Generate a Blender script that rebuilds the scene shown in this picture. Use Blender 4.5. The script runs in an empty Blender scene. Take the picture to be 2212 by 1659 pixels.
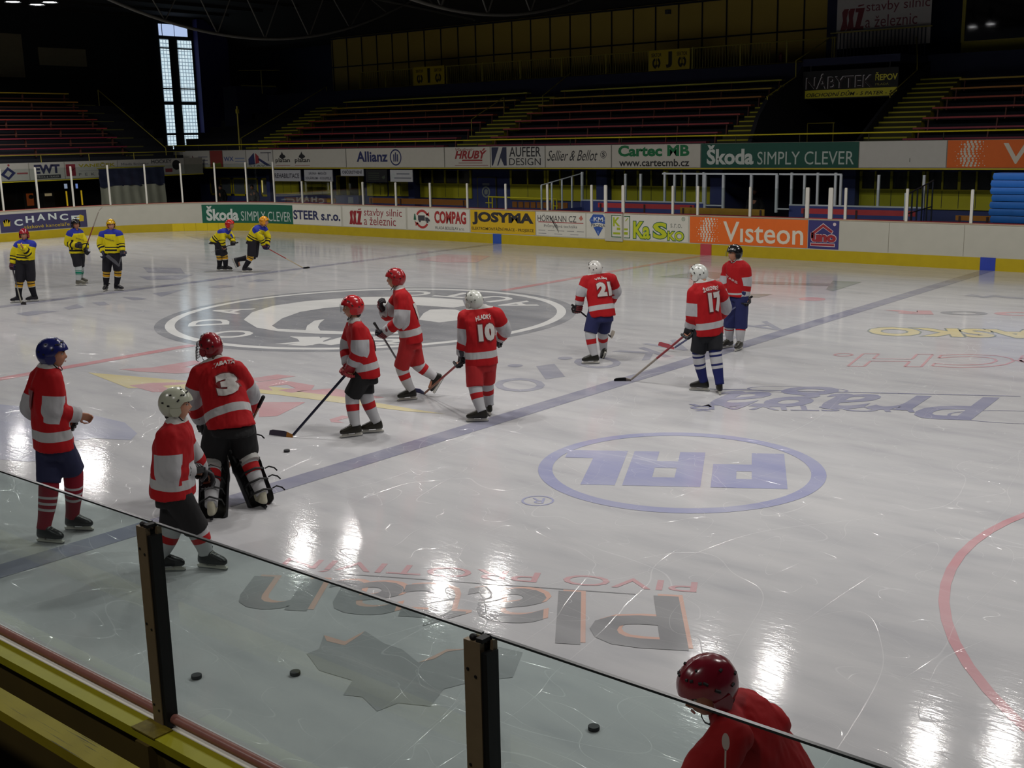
# Ice rink during a training break: hockey players on the ice, advertising boards, dark stands.
# World: metres, rink centre at the origin, X along the rink, Y across it (far boards at +14.63), Z up.
import bpy, bmesh, math, random
import numpy as np
from mathutils import Vector, Matrix, noise
from mathutils.bvhtree import BVHTree

random.seed(7)
S = bpy.context.scene
COL = S.collection
PI = math.pi

# ---------------------------------------------------------------- camera
cam = bpy.data.cameras.new('camera')
cam.sensor_width = 36.0
cam.lens = 36.0 * 2489.17 / 2212.0
cam.clip_start, cam.clip_end = 0.05, 300
cam_obj = bpy.data.objects.new('camera', cam)
cam_obj.location = (18.630, -17.444, 3.769)
cam_obj.rotation_euler = (1.3600, 0.0200, 0.6910)
COL.objects.link(cam_obj)
S.camera = cam_obj

# ---------------------------------------------------------------- world, exposure
W = bpy.data.worlds.new('hall_gloom'); S.world = W; W.use_nodes = True
W.node_tree.nodes['Background'].inputs[0].default_value = (0.55, 0.62, 0.75, 1)
W.node_tree.nodes['Background'].inputs[1].default_value = 0.02
S.view_settings.view_transform = 'Standard'
S.view_settings.look = 'None'
S.view_settings.exposure = 0.0
S.view_settings.gamma = 1.0
S.view_settings.use_curve_mapping = False
try:
    S.cycles.max_bounces = 6; S.cycles.transparent_max_bounces = 24
    S.cycles.diffuse_bounces = 3; S.cycles.glossy_bounces = 3
    S.cycles.use_denoising = True; S.cycles.caustics_reflective = False; S.cycles.caustics_refractive = False
    S.cycles.sample_clamp_indirect = 4.0
except Exception:
    pass

# ---------------------------------------------------------------- the hall's lamps (rows over the ice)
LAMP_W = 150.0          # watts of each lamp
LAMP_X = (-29.6, -8.4, -2.35, 6.3, 11.65, 18.0)
LAMPS = []
for lx in LAMP_X:
    for ly in (5.55, -5.9):
        LAMPS += [(lx - 0.62, ly - 0.5), (lx + 0.62, ly + 0.5)]
LAMPS += [(-23.5, 5.0), (-23.75, 6.07), (-22.8, 6.06), (-23.3, -5.9)]
LAMPS += [(-15.2, 6.0), (-15.4, -5.9)]
LAMPS += [(8.5, -19.0), (17.0, -19.0)]      # added unseen lamps over the near stand, brightening posts and players' backs
LAMP_Z = 9.0
def lamp_light(parent):
    l = bpy.data.lights.new('lamp_light', 'AREA'); l.shape = 'DISK'; l.size = 0.5
    l.energy = LAMP_W; l.color = (1.0, 0.965, 0.93); l.spread = math.radians(165)
    o = bpy.data.objects.new('lamp_light', l); COL.objects.link(o); o.parent = parent
    o.location = (0, 0, -0.02)
    return o

# ---------------------------------------------------------------- helpers
def srgb(h):
    h = h.lstrip('#'); v = [int(h[i:i+2], 16) / 255 for i in (0, 2, 4)]
    return tuple(x / 12.92 if x <= 0.04045 else ((x + 0.055) / 1.055) ** 2.4 for x in v)

MATS = {}
# how much lighter a named paint is than its first estimate
GAIN = {'navy_wall': 2.2, 'dark_navy_wall': 1.8, 'yellow_wall_panel': 2.6, 'yellow_frame': 2.0, 'white_tube_frame': 1.7, 'blue_low_wall': 1.7, 'yellow_tube': 1.6,
        'yellow_stair': 1.5, 'gallery_yellow': 1.5, 'gallery_bar': 1.6, 'dim_yellow_tube': 1.7, 'bench_bracket': 1.8, 'booth_yellow': 1.8, 'exit_dark': 1.6,
        'mat_blue': 1.2, 'dull_yellow_stair': 1.5, 'dim_beige_panel': 1.5, 'left_wall_dark': 1.2, 'curtain_white': 2.6, 'curtain_navy': 2.0, 'brown_grey_steel': 1.3, 'worn_yellow_paint': 0.8,
        'yellow_ledge_paint': 0.8, 'brown_board_back': 1.0, 'dull_pink_rail': 1.0, 'row': 1.7, 'bench': 1.7}
def mat(name, col, rough=0.6, metal=0.0, var=0.12, scale=6.0, bump=0.0, spec=0.4, emit=0.0):
    """A plain procedural material: noise breaks up its colour a little."""
    if name in MATS: return MATS[name]
    m = bpy.data.materials.new(name); m.use_nodes = True
    nt = m.node_tree; b = nt.nodes['Principled BSDF']
    c = srgb(col) if isinstance(col, str) else col
    g = GAIN.get(name.split('#')[0], 1.0); c = tuple(min(.85, x * g) for x in c)
    b.inputs['Roughness'].default_value = rough; b.inputs['Metallic'].default_value = metal
    b.inputs['Specular IOR Level'].default_value = spec
    tc = nt.nodes.new('ShaderNodeTexCoord')
    n = nt.nodes.new('ShaderNodeTexNoise'); n.inputs['Scale'].default_value = scale; n.inputs['Detail'].default_value = 4
    nt.links.new(tc.outputs['Object'], n.inputs['Vector'])
    mx = nt.nodes.new('ShaderNodeMix'); mx.data_type = 'RGBA'
    mx.inputs[6].default_value = (*[x * (1 - var) for x in c], 1); mx.inputs[7].default_value = (*[min(1, x * (1 + var)) for x in c], 1)
    nt.links.new(n.outputs['Fac'], mx.inputs[0]); nt.links.new(mx.outputs[2], b.inputs['Base Color'])
    if bump:
        bp = nt.nodes.new('ShaderNodeBump'); bp.inputs['Strength'].default_value = bump; bp.inputs['Distance'].default_value = 0.02
        nt.links.new(n.outputs['Fac'], bp.inputs['Height']); nt.links.new(bp.outputs[0], b.inputs['Normal'])
    if emit:
        b.inputs['Emission Color'].default_value = (*c, 1); b.inputs['Emission Strength'].default_value = emit
    MATS[name] = m
    return m

def glass_mat(name, tint, gloss=0.08):
    m = bpy.data.materials.new(name); m.use_nodes = True; nt = m.node_tree
    nt.nodes.remove(nt.nodes['Principled BSDF']); out = nt.nodes['Material Output']
    tr = nt.nodes.new('ShaderNodeBsdfTransparent'); tr.inputs[0].default_value = (*tint, 1)
    gl = nt.nodes.new('ShaderNodeBsdfGlossy'); gl.inputs['Roughness'].default_value = 0.03; gl.inputs[0].default_value = (.9, .95, .95, 1)
    fr = nt.nodes.new('ShaderNodeLayerWeight'); fr.inputs[0].default_value = 0.25
    mu = nt.nodes.new('ShaderNodeMath'); mu.operation = 'MULTIPLY'; mu.inputs[1].default_value = gloss * 4
    nt.links.new(fr.outputs['Fresnel'], mu.inputs[0])
    mx = nt.nodes.new('ShaderNodeMixShader')
    nt.links.new(mu.outputs[0], mx.inputs[0]); nt.links.new(tr.outputs[0], mx.inputs[1]); nt.links.new(gl.outputs[0], mx.inputs[2])
    nt.links.new(mx.outputs[0], out.inputs[0])
    MATS[name] = m
    return m

def ramp_mat(name, T, H, rough=0.75):
    """Cloth whose bands follow the mesh: attribute h along the trunk, t along the arm, w = belongs to the arm."""
    if name in MATS: return MATS[name]
    m = bpy.data.materials.new(name); m.use_nodes = True; nt = m.node_tree; b = nt.nodes['Principled BSDF']
    b.inputs['Roughness'].default_value = rough; b.inputs['Specular IOR Level'].default_value = 0.2
    def ramp(attr, stops):
        a = nt.nodes.new('ShaderNodeAttribute'); a.attribute_name = attr
        r = nt.nodes.new('ShaderNodeValToRGB'); cr = r.color_ramp; cr.interpolation = 'CONSTANT'
        while len(cr.elements) > 1: cr.elements.remove(cr.elements[-1])
        cr.elements[0].position = 0; cr.elements[0].color = (*srgb(stops[0][1]), 1)
        for p, c in stops[1:]:
            e = cr.elements.new(p); e.color = (*srgb(c), 1)
        nt.links.new(a.outputs['Fac'], r.inputs[0])
        return r
    hr = ramp('h', H); last = hr.outputs[0]
    if T:
        tr = ramp('t', T)
        w = nt.nodes.new('ShaderNodeAttribute'); w.attribute_name = 'w'
        gt = nt.nodes.new('ShaderNodeMath'); gt.operation = 'GREATER_THAN'; gt.inputs[1].default_value = 0.5
        nt.links.new(w.outputs['Fac'], gt.inputs[0])
        mx = nt.nodes.new('ShaderNodeMix'); mx.data_type = 'RGBA'
        nt.links.new(gt.outputs[0], mx.inputs[0]); nt.links.new(hr.outputs[0], mx.inputs[6]); nt.links.new(tr.outputs[0], mx.inputs[7])
        last = mx.outputs[2]
    n = nt.nodes.new('ShaderNodeTexNoise'); n.inputs['Scale'].default_value = 140
    tc = nt.nodes.new('ShaderNodeTexCoord'); nt.links.new(tc.outputs['Object'], n.inputs['Vector'])
    bp = nt.nodes.new('ShaderNodeBump'); bp.inputs['Strength'].default_value = 0.15; bp.inputs['Distance'].default_value = 0.004
    nt.links.new(n.outputs['Fac'], bp.inputs['Height']); nt.links.new(bp.outputs[0], b.inputs['Normal'])
    nt.links.new(last, b.inputs['Base Color'])
    MATS[name] = m
    return m

def V(*a): return Vector(a)

class MB:
    """Collects shapes and links them as ONE mesh object."""
    def __init__(s): s.v = []; s.f = []; s.m = []
    def add(s, vs, fs, m=0):
        o = len(s.v); s.v += [tuple(v) for v in vs]; s.f += [tuple(i + o for i in f) for f in fs]; s.m += [m] * len(fs)
        return s
    def box(s, a, b, m=0):
        x0, y0, z0 = [min(p, q) for p, q in zip(a, b)]; x1, y1, z1 = [max(p, q) for p, q in zip(a, b)]
        return s.add([(x0,y0,z0),(x1,y0,z0),(x1,y1,z0),(x0,y1,z0),(x0,y0,z1),(x1,y0,z1),(x1,y1,z1),(x0,y1,z1)],
                     [(0,3,2,1),(4,5,6,7),(0,1,5,4),(1,2,6,5),(2,3,7,6),(3,0,4,7)], m)
    def obox(s, o, ax, ay, az, m=0):
        """Box centred at o with half axes ax, ay, az (vectors)."""
        o, ax, ay, az = Vector(o), Vector(ax), Vector(ay), Vector(az)
        vs = [o + i*ax + j*ay + k*az for k in (-1, 1) for j, i in ((-1,-1),(-1,1),(1,1),(1,-1))]
        return s.add(vs, [(0,3,2,1),(4,5,6,7),(0,1,5,4),(1,2,6,5),(2,3,7,6),(3,0,4,7)], m)
    def loft(s, rings, m=0, cap=True, mids=None):
        n = len(rings[0]); o = len(s.v)
        for r in rings: s.v += [tuple(p) for p in r]
        for i in range(len(rings) - 1):
            for j in range(n):
                k = (j + 1) % n
                s.f.append((o + i*n + j, o + i*n + k, o + (i+1)*n + k, o + (i+1)*n + j)); s.m.append(mids[i] if mids else m)
        if cap:
            s.f.append(tuple(o + j for j in reversed(range(n)))); s.m.append(mids[0] if mids else m)
            e = o + (len(rings) - 1) * n
            s.f.append(tuple(e + j for j in range(n))); s.m.append(mids[-1] if mids else m)
        return s
    def tube(s, pts, r, n=10, m=0, cap=True, flat=1.0, ref=None, mids=None):
        pts = [Vector(p) for p in pts]; rr = r if isinstance(r, (list, tuple)) else [r] * len(pts)
        rings = []; a = None
        for i, p in enumerate(pts):
            t = (pts[min(i+1, len(pts)-1)] - pts[max(i-1, 0)])
            t = t.normalized() if t.length > 1e-9 else Vector((0, 0, 1))
            if a is None:
                a = Vector(ref) if ref is not None else (Vector((0,0,1)) if abs(t.z) < 0.9 else Vector((1,0,0)))
            a = (a - t * a.dot(t)); a = a.normalized() if a.length > 1e-6 else t.orthogonal().normalized()
            b = t.cross(a)
            rings.append([p + (a * math.cos(2*PI*k/n) * rr[i] + b * math.sin(2*PI*k/n) * rr[i] * flat) for k in range(n)])
        return s.loft(rings, m, cap, mids)
    def cyl(s, p0, p1, r, n=12, m=0): return s.tube([p0, p1], [r, r] if not isinstance(r, (tuple, list)) else list(r), n, m)
    def prism(s, poly, fn, d0, d1, m=0):
        """poly (2D) mapped by fn(u, v, depth) and extruded from d0 to d1."""
        n = len(poly); a = [fn(u, v, d0) for u, v in poly]; b = [fn(u, v, d1) for u, v in poly]
        return s.add(a + b, [tuple(range(n))[::-1], tuple(range(n, 2*n))] + [(i, (i+1) % n, n + (i+1) % n, n + i) for i in range(n)], m)
    def ball(s, c, r, m=0, nu=12, nv=8):
        c = Vector(c); r = Vector(r) if isinstance(r, (tuple, list, Vector)) else Vector((r, r, r))
        rings = [[c + Vector((r.x*math.sin(PI*i/nv)*math.cos(2*PI*j/nu), r.y*math.sin(PI*i/nv)*math.sin(2*PI*j/nu), -r.z*math.cos(PI*i/nv))) for j in range(nu)] for i in range(1, nv)]
        o = len(s.v); s.loft(rings, m, False)
        s.v += [tuple(c - Vector((0,0,r.z))), tuple(c + Vector((0,0,r.z)))]; k = len(s.v)
        for j in range(nu):
            s.f.append((k-2, o + (j+1) % nu, o + j)); s.m.append(m)
            e = o + (nv-2)*nu; s.f.append((k-1, e + j, e + (j+1) % nu)); s.m.append(m)
        return s
    def build(s, name, mats, parent=None, smooth=None, loc=None):
        me = bpy.data.meshes.new(name); me.from_pydata(s.v, [], s.f)
        mats = mats if isinstance(mats, (list, tuple)) else [mats]
        for x in mats: me.materials.append(x)
        me.polygons.foreach_set('material_index', s.m)
        me.update()
        if smooth is not None:
            me.polygons.foreach_set('use_smooth', [True] * len(me.polygons))
            if smooth < 180: me.set_sharp_from_angle(angle=math.radians(smooth))
        return link(name, me, parent, loc)

def link(name, me, parent=None, loc=None):
    o = bpy.data.objects.new(name, me); COL.objects.link(o)
    if parent is not None: o.parent = parent
    if loc is not None: o.location = loc
    return o
def tag(o, label=None, cat=None, group=None, kind=None):
    if label: o['label'] = label
    if cat: o['category'] = cat
    if group: o['group'] = group
    if kind: o['kind'] = kind
    return o
def empty(name, loc=(0, 0, 0)):
    o = bpy.data.objects.new(name, None); o.location = loc; o.empty_display_size = 0.2; COL.objects.link(o); return o
def struct(o, label=None): return tag(o, label, kind='structure')
def copy_thing(o, loc, label=None):
    c = o.copy(); COL.objects.link(c); c.location = loc
    if label: c['label'] = label
    for ch in list(o.children):
        d = ch.copy(); COL.objects.link(d); d.parent = c
        for g in list(ch.children):
            e = g.copy(); COL.objects.link(e); e.parent = d
    return c

# ---------------------------------------------------------------- lettering
TXT = {}
def text2d(s, bold=0.0, shear=0.0, space=1.0):
    key = (s, bold, shear, space)
    if key not in TXT:
        c = bpy.data.curves.new('letters', 'FONT'); c.body = s; c.size = 1; c.offset = bold; c.shear = shear; c.space_character = space
        c.resolution_u = 3
        o = bpy.data.objects.new('letters', c); COL.objects.link(o)
        me = o.to_mesh()
        v = [(p.co.x, p.co.y) for p in me.vertices]; f = [tuple(p.vertices) for p in me.polygons]
        o.to_mesh_clear(); bpy.data.objects.remove(o); bpy.data.curves.remove(c)
        if not v: v = [(0,0),(1,0),(1,1)]; f = [(0,1,2)]
        x0 = min(p[0] for p in v); x1 = max(p[0] for p in v); y0 = min(p[1] for p in v); y1 = max(p[1] for p in v)
        TXT[key] = ([((p[0]-x0)/max(1e-6, x1-x0), (p[1]-y0)/max(1e-6, y1-y0)) for p in v], f)
    return TXT[key]
def cut(v2, f, step):
    """Split faces so the 2D drawing can follow a curved face."""
    bm = bmesh.new(); vs = [bm.verts.new((x, y, 0)) for x, y in v2]
    for q in f:
        try: bm.faces.new([vs[i] for i in q])
        except ValueError: pass
    bmesh.ops.triangulate(bm, faces=bm.faces[:])
    for _ in range(5):
        e = [x for x in bm.edges if x.calc_length() > step]
        if not e: break
        bmesh.ops.subdivide_edges(bm, edges=e, cuts=1)
        bmesh.ops.triangulate(bm, faces=[q for q in bm.faces if len(q.verts) > 3])
    bm.verts.index_update(); r = [(x.co.x, x.co.y) for x in bm.verts], [tuple(y.index for y in q.verts) for q in bm.faces]
    bm.free(); return r
def put(mb, v2, f, fn, off, m=0, step=None):
    if step: v2, f = cut(v2, f, step)
    mb.add([fn(x, y, off) for x, y in v2], f, m)
def word(mb, s, box, fn, off=0.006, m=0, bold=0.0, shear=0.0, space=1.0, step=None, bend=None):
    """Lettering fitted to box (u0, v0, u1, v1) of the surface fn(u, v, offset)."""
    v2, f = text2d(s, bold, shear, space); u0, w0, u1, w1 = box
    pts = [(u0 + x*(u1-u0), w0 + y*(w1-w0) + (bend(x) if bend else 0)) for x, y in v2]
    put(mb, pts, f, fn, off, m, step)
def poly(mb, pts, fn, off=0.006, m=0, step=None):
    if step: put(mb, pts, [tuple(range(len(pts)))], fn, off, m, step)
    else: mb.add([fn(x, y, off) for x, y in pts], [tuple(range(len(pts)))], m)
def ring(mb, c, r0, r1, fn, off=0.006, m=0, a0=0, a1=2*PI, n=40, sy=1.0, step=None):
    v = []; f = []
    for i in range(n + 1):
        a = a0 + (a1 - a0) * i / n
        v += [(c[0] + r0*math.cos(a), c[1] + r0*math.sin(a)*sy), (c[0] + r1*math.cos(a), c[1] + r1*math.sin(a)*sy)]
        if i: f.append((2*i-2, 2*i-1, 2*i+1, 2*i))
    put(mb, v, f, fn, off, m, step)
def disc(mb, c, r, fn, off=0.006, m=0, n=20, sy=1.0):
    poly(mb, [(c[0] + r*math.cos(2*PI*i/n), c[1] + r*math.sin(2*PI*i/n)*sy) for i in range(n)], fn, off, m)

# ---------------------------------------------------------------- measured shapes
PP={
 'A':dict(head=(8.320,-11.922,1.869),neck=(8.271,-11.963,1.722),pelvis=(8.257,-11.975,.901),Lsh=(8.013,-11.919,1.580),Rsh=(8.401,-11.985,1.623),Lel=(7.973,-12.030,1.243),Rel=(8.404,-12.035,1.312),Lwr=(8.001,-11.759,1.113),Rwr=(8.406,-11.773,1.214),Lan=(8.273,-12.177,.155),Lhd=(.915,.404,.000),Lpt=0,Lkn=(8.268,-12.073,.589),Ran=(8.164,-11.814,.155),Rhd=(.859,.513,.000),Rpt=0,Rkn=(8.292,-11.827,.651),face=(.425,.905,.000),hface=(.618,.786,.000),hpitch=0),
 'B':dict(head=(10.050,-11.760,1.570),neck=(10.049,-11.761,1.403),pelvis=(9.975,-11.823,.720),Lsh=(9.894,-11.630,1.247),Rsh=(10.112,-11.916,1.311),Lel=(9.892,-11.501,.914),Rel=(10.138,-11.947,.976),Lwr=(9.892,-11.448,.831),Rwr=(10.065,-11.682,.925),Lan=(9.874,-11.937,.155),Lhd=(.768,.641,.000),Lpt=0,Lkn=(9.960,-11.850,.425),Ran=(10.140,-11.644,.155),Rhd=(.928,.372,.000),Rpt=0,Rkn=(10.100,-11.697,.385),face=(.576,.818,.000),hface=(.576,.818,.000),hpitch=0),
 'C':dict(head=(8.435,-10.214,1.687),neck=(8.531,-10.212,1.511),pelvis=(8.912,-10.363,.874),Lsh=(8.414,-10.388,1.407),Rsh=(8.832,-10.169,1.448),Lel=(8.358,-10.434,1.112),Rel=(8.746,-9.954,1.133),Lwr=(8.313,-10.316,.838),Rwr=(8.567,-9.934,.823),Lan=(9.014,-10.762,.155),Lhd=(-.730,.684,.000),Lpt=0,Lkn=(8.636,-10.437,.505),Ran=(9.131,-10.208,.155),Rhd=(-.965,.261,.000),Rpt=0,Rkn=(8.841,-10.162,.552),face=(-.818,.576,.000),hface=(-1.000,.003,.000),hpitch=5),
 'D':dict(head=(7.663,-7.469,1.712),neck=(7.678,-7.456,1.502),pelvis=(7.770,-7.379,.769),Lsh=(7.829,-7.538,1.424),Rsh=(7.472,-7.341,1.365),Lel=(7.850,-7.560,1.147),Rel=(7.410,-7.367,1.098),Lwr=(7.750,-7.591,.961),Rwr=(7.516,-7.461,.914),Lan=(7.736,-7.581,.155),Lhd=(-.456,-.890,-.000),Lpt=0,Lkn=(7.672,-7.548,.540),Ran=(7.814,-7.280,.155),Rhd=(-.645,-.764,-.000),Rpt=0,Rkn=(7.735,-7.377,.542),face=(-.709,-.705,-.000),hface=(-.645,-.764,-.000),hpitch=0),
 'E':dict(head=(6.678,-5.711,1.834),neck=(6.713,-5.681,1.664),pelvis=(6.834,-5.580,.863),Lsh=(6.855,-5.772,1.556),Rsh=(6.538,-5.515,1.517),Lel=(6.876,-5.832,1.216),Rel=(6.348,-5.595,1.209),Lwr=(6.620,-5.889,1.038),Rwr=(6.346,-5.662,1.314),Lan=(6.830,-5.630,.155),Lhd=(-.502,-.865,-.000),Lpt=0,Lkn=(6.721,-5.698,.496),Ran=(6.967,-5.274,.312),Rhd=(-.425,-.905,-.000),Rpt=-55,Rkn=(6.817,-5.464,.516),face=(-.768,-.641,.000),hface=(-.768,-.641,.000),hpitch=0),
 'F':dict(head=(8.343,-5.881,1.644),neck=(8.407,-5.893,1.530),pelvis=(8.439,-5.865,.753),Lsh=(8.265,-6.011,1.421),Rsh=(8.569,-5.653,1.431),Lel=(8.263,-6.013,1.103),Rel=(8.565,-5.500,1.160),Lwr=(8.200,-6.000,.871),Rwr=(8.401,-5.428,1.057),Lan=(8.564,-6.034,.155),Lhd=(-.790,-.614,.000),Lpt=0,Lkn=(8.435,-6.005,.480),Ran=(8.394,-5.680,.155),Rhd=(-.764,.645,.000),Rpt=0,Rkn=(8.432,-5.760,.488),face=(-.865,.502,.000),hface=(-.965,.261,.000),hpitch=0),
 'G':dict(head=(7.287,-1.607,1.592),neck=(7.322,-1.630,1.487),pelvis=(7.496,-1.693,.792),Lsh=(7.225,-1.763,1.394),Rsh=(7.514,-1.417,1.398),Lel=(7.163,-1.840,1.163),Rel=(7.517,-1.284,1.155),Lwr=(7.126,-1.845,.980),Rwr=(7.328,-1.247,.937),Lan=(7.459,-1.871,.155),Lhd=(-.745,-.667,-.000),Lpt=0,Lkn=(7.378,-1.865,.537),Ran=(7.322,-1.408,.176),Rhd=(-.764,.645,.000),Rpt=-40,Rkn=(7.421,-1.560,.514),face=(-.865,.502,.000),hface=(-.965,.261,.000),hpitch=0),
 'H':dict(head=(9.953,-2.724,1.780),neck=(10.052,-2.745,1.659),pelvis=(10.119,-2.690,.862),Lsh=(9.945,-2.861,1.502),Rsh=(10.175,-2.513,1.553),Lel=(9.943,-2.863,1.132),Rel=(10.194,-2.301,1.212),Lwr=(9.887,-2.844,.973),Rwr=(9.963,-2.233,1.009),Lan=(10.045,-2.680,.155),Lhd=(-.941,-.340,.000),Lpt=0,Lkn=(9.992,-2.760,.609),Ran=(10.343,-2.728,.155),Rhd=(-.571,.821,.000),Rpt=0,Rkn=(10.239,-2.702,.647),face=(-.882,.472,.000),hface=(-1.000,.003,.000),hpitch=0),
 'I':dict(head=(8.714,.597,1.739),neck=(8.735,.615,1.592),pelvis=(8.770,.644,.954),Lsh=(8.923,.641,1.454),Rsh=(8.494,.740,1.429),Lel=(8.924,.669,1.166),Rel=(8.492,.673,1.130),Lwr=(8.919,.638,.957),Rwr=(8.594,.563,.951),Lan=(8.863,.602,.155),Lhd=(.085,-.996,-.000),Lpt=0,Lkn=(8.845,.647,.431),Ran=(8.605,.689,.155),Rhd=(-.261,-.965,-.000),Rpt=0,Rkn=(8.636,.624,.432),face=(-.261,-.965,-.000),hface=(-.502,-.865,-.000),hpitch=0),
 'K':dict(head=(-8.809,-3.171,1.705),neck=(-8.807,-3.170,1.513),pelvis=(-8.836,-3.195,1.057),Lsh=(-8.664,-3.051,1.441),Rsh=(-8.955,-3.293,1.426),Lel=(-8.675,-3.138,1.152),Rel=(-9.037,-3.362,1.177),Lwr=(-8.615,-3.335,1.376),Rwr=(-9.032,-3.423,.977),Lan=(-8.813,-3.072,.155),Lhd=(-.502,-.865,-.000),Lpt=0,Lkn=(-8.811,-3.122,.546),Ran=(-9.000,-3.372,.155),Rhd=(-.425,-.905,-.000),Rpt=0,Rkn=(-8.971,-3.327,.535),face=(.641,-.768,-.000),hface=(.705,-.709,.000),hpitch=0),
 'L':dict(head=(-10.934,-.557,1.710),neck=(-10.939,-.561,1.521),pelvis=(-10.958,-.577,.886),Lsh=(-11.004,-.420,1.445),Rsh=(-10.969,-.743,1.457),Lel=(-10.862,-.367,1.153),Rel=(-11.060,-.793,1.154),Lwr=(-10.753,-.433,1.010),Rwr=(-10.748,-.715,1.123),Lan=(-11.359,-.338,.155),Lhd=(.821,.571,.000),Lpt=0,Lkn=(-11.129,-.433,.518),Ran=(-10.901,-.664,.155),Rhd=(.800,.600,.000),Rpt=0,Rkn=(-10.926,-.618,.546),face=(.996,.085,.000),hface=(1.000,-.003,.000),hpitch=0),
 'M':dict(head=(-8.844,-.760,1.776),neck=(-8.858,-.772,1.583),pelvis=(-8.871,-.782,1.014),Lsh=(-8.685,-.628,1.518),Rsh=(-9.041,-.924,1.504),Lel=(-8.667,-.612,1.252),Rel=(-9.098,-.972,1.227),Lwr=(-8.590,-.652,1.065),Rwr=(-8.983,-.980,1.051),Lan=(-8.924,-.709,.155),Lhd=(.941,.340,.000),Lpt=0,Lkn=(-8.831,-.690,.556),Ran=(-9.141,-.886,.155),Rhd=(.614,-.790,-.000),Rpt=0,Rkn=(-9.059,-.879,.538),face=(.705,-.709,.000),hface=(.865,-.502,.000),hpitch=0),
 'N':dict(head=(-9.996,3.867,1.422),neck=(-10.070,3.805,1.231),pelvis=(-10.355,3.567,.894),Lsh=(-10.163,3.922,1.192),Rsh=(-10.090,3.632,1.188),Lel=(-10.091,3.983,.954),Rel=(-10.062,3.603,.917),Lwr=(-10.003,3.926,.865),Rwr=(-10.080,3.640,.803),Lan=(-10.368,3.653,.155),Lhd=(.709,.705,.000),Lpt=0,Lkn=(-10.324,3.642,.487),Ran=(-10.211,3.762,.155),Rhd=(.867,.498,.000),Rpt=0,Rkn=(-10.198,3.735,.498),face=(.709,.705,.000),hface=(.867,.498,.000),hpitch=0),
 'O':dict(head=(-8.996,4.360,1.514),neck=(-9.089,4.282,1.339),pelvis=(-9.290,4.114,.920),Lsh=(-9.116,4.468,1.243),Rsh=(-9.082,4.132,1.241),Lel=(-9.086,4.545,.991),Rel=(-9.016,4.213,.992),Lwr=(-9.038,4.455,.779),Rwr=(-9.042,4.321,.804),Lan=(-9.757,3.881,.354),Lhd=(.768,.641,.000),Lpt=-70,Lkn=(-9.363,4.183,.443),Ran=(-9.394,3.848,.155),Rhd=(.576,.818,.000),Rpt=0,Rkn=(-9.288,4.026,.488),face=(.502,.865,.000),hface=(.645,.764,.000),hpitch=0),
 'J':dict(head=(16.156,-13.134,1.306),neck=(16.191,-13.027,1.133),pelvis=(16.327,-12.666,.628),Lsh=(16.320,-13.180,1.102),Rsh=(16.305,-12.750,.981),Lel=(16.224,-13.338,.911),Rel=(16.181,-12.723,.575),Lwr=(16.146,-13.403,.681),Rwr=(16.128,-12.898,.387),face=(-.576,-.818,-.000),hface=(-.502,-.865,-.000),hpitch=-20,Lan=(16.419,-12.852,.155),Lhd=(-.576,-.818,-.000),Lpt=0,Lkn=(16.269,-12.906,.391),Ran=(16.248,-12.463,.155),Rhd=(-.576,-.818,-.000),Rpt=0,Rkn=(16.184,-12.712,.391)),
}
ST={
 'D':((7.824,-7.511,1.044),(7.084,-8.108,.012),(6.760,-8.190,.012)),
 'E':((6.624,-6.110,1.194),(6.185,-4.934,.012),(5.965,-4.876,.012)),
 'F':((8.257,-6.037,.827),(6.723,-5.245,.012),(6.493,-5.168,.012)),
 'G':((7.077,-1.962,.982),(7.306,-1.135,.329),(7.356,-1.093,.426)),
 'H':((9.998,-2.852,1.000),(8.741,-2.697,.012),(8.518,-2.806,.012)),
 'I':((9.010,.709,.949),(7.983,-.208,.059),(7.728,-.291,.104)),
 'K':((-9.110,-3.433,1.052),(-8.592,-3.540,.012),(-8.438,-3.538,.012)),
 'L':((-10.658,-.484,1.057),(-10.332,-.185,2.029),(-10.321,-.111,2.138)),
 'M':((-8.556,-.670,1.043),(-8.494,-.859,.689),(-8.699,-1.082,.953)),
 'N':((-9.887,4.023,.848),(-10.235,3.406,.636),(-10.429,3.440,.555)),
 'O':((-9.091,4.272,.790),(-8.620,5.435,.012),(-8.352,5.443,.012)),
 'B':((10.040,-11.796,.900),(10.051,-10.456,.958),(10.034,-10.666,.728)),
 'C':((8.771,-9.829,1.078),(8.158,-10.016,.060),(7.877,-10.055,-.008)),
}
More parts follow.
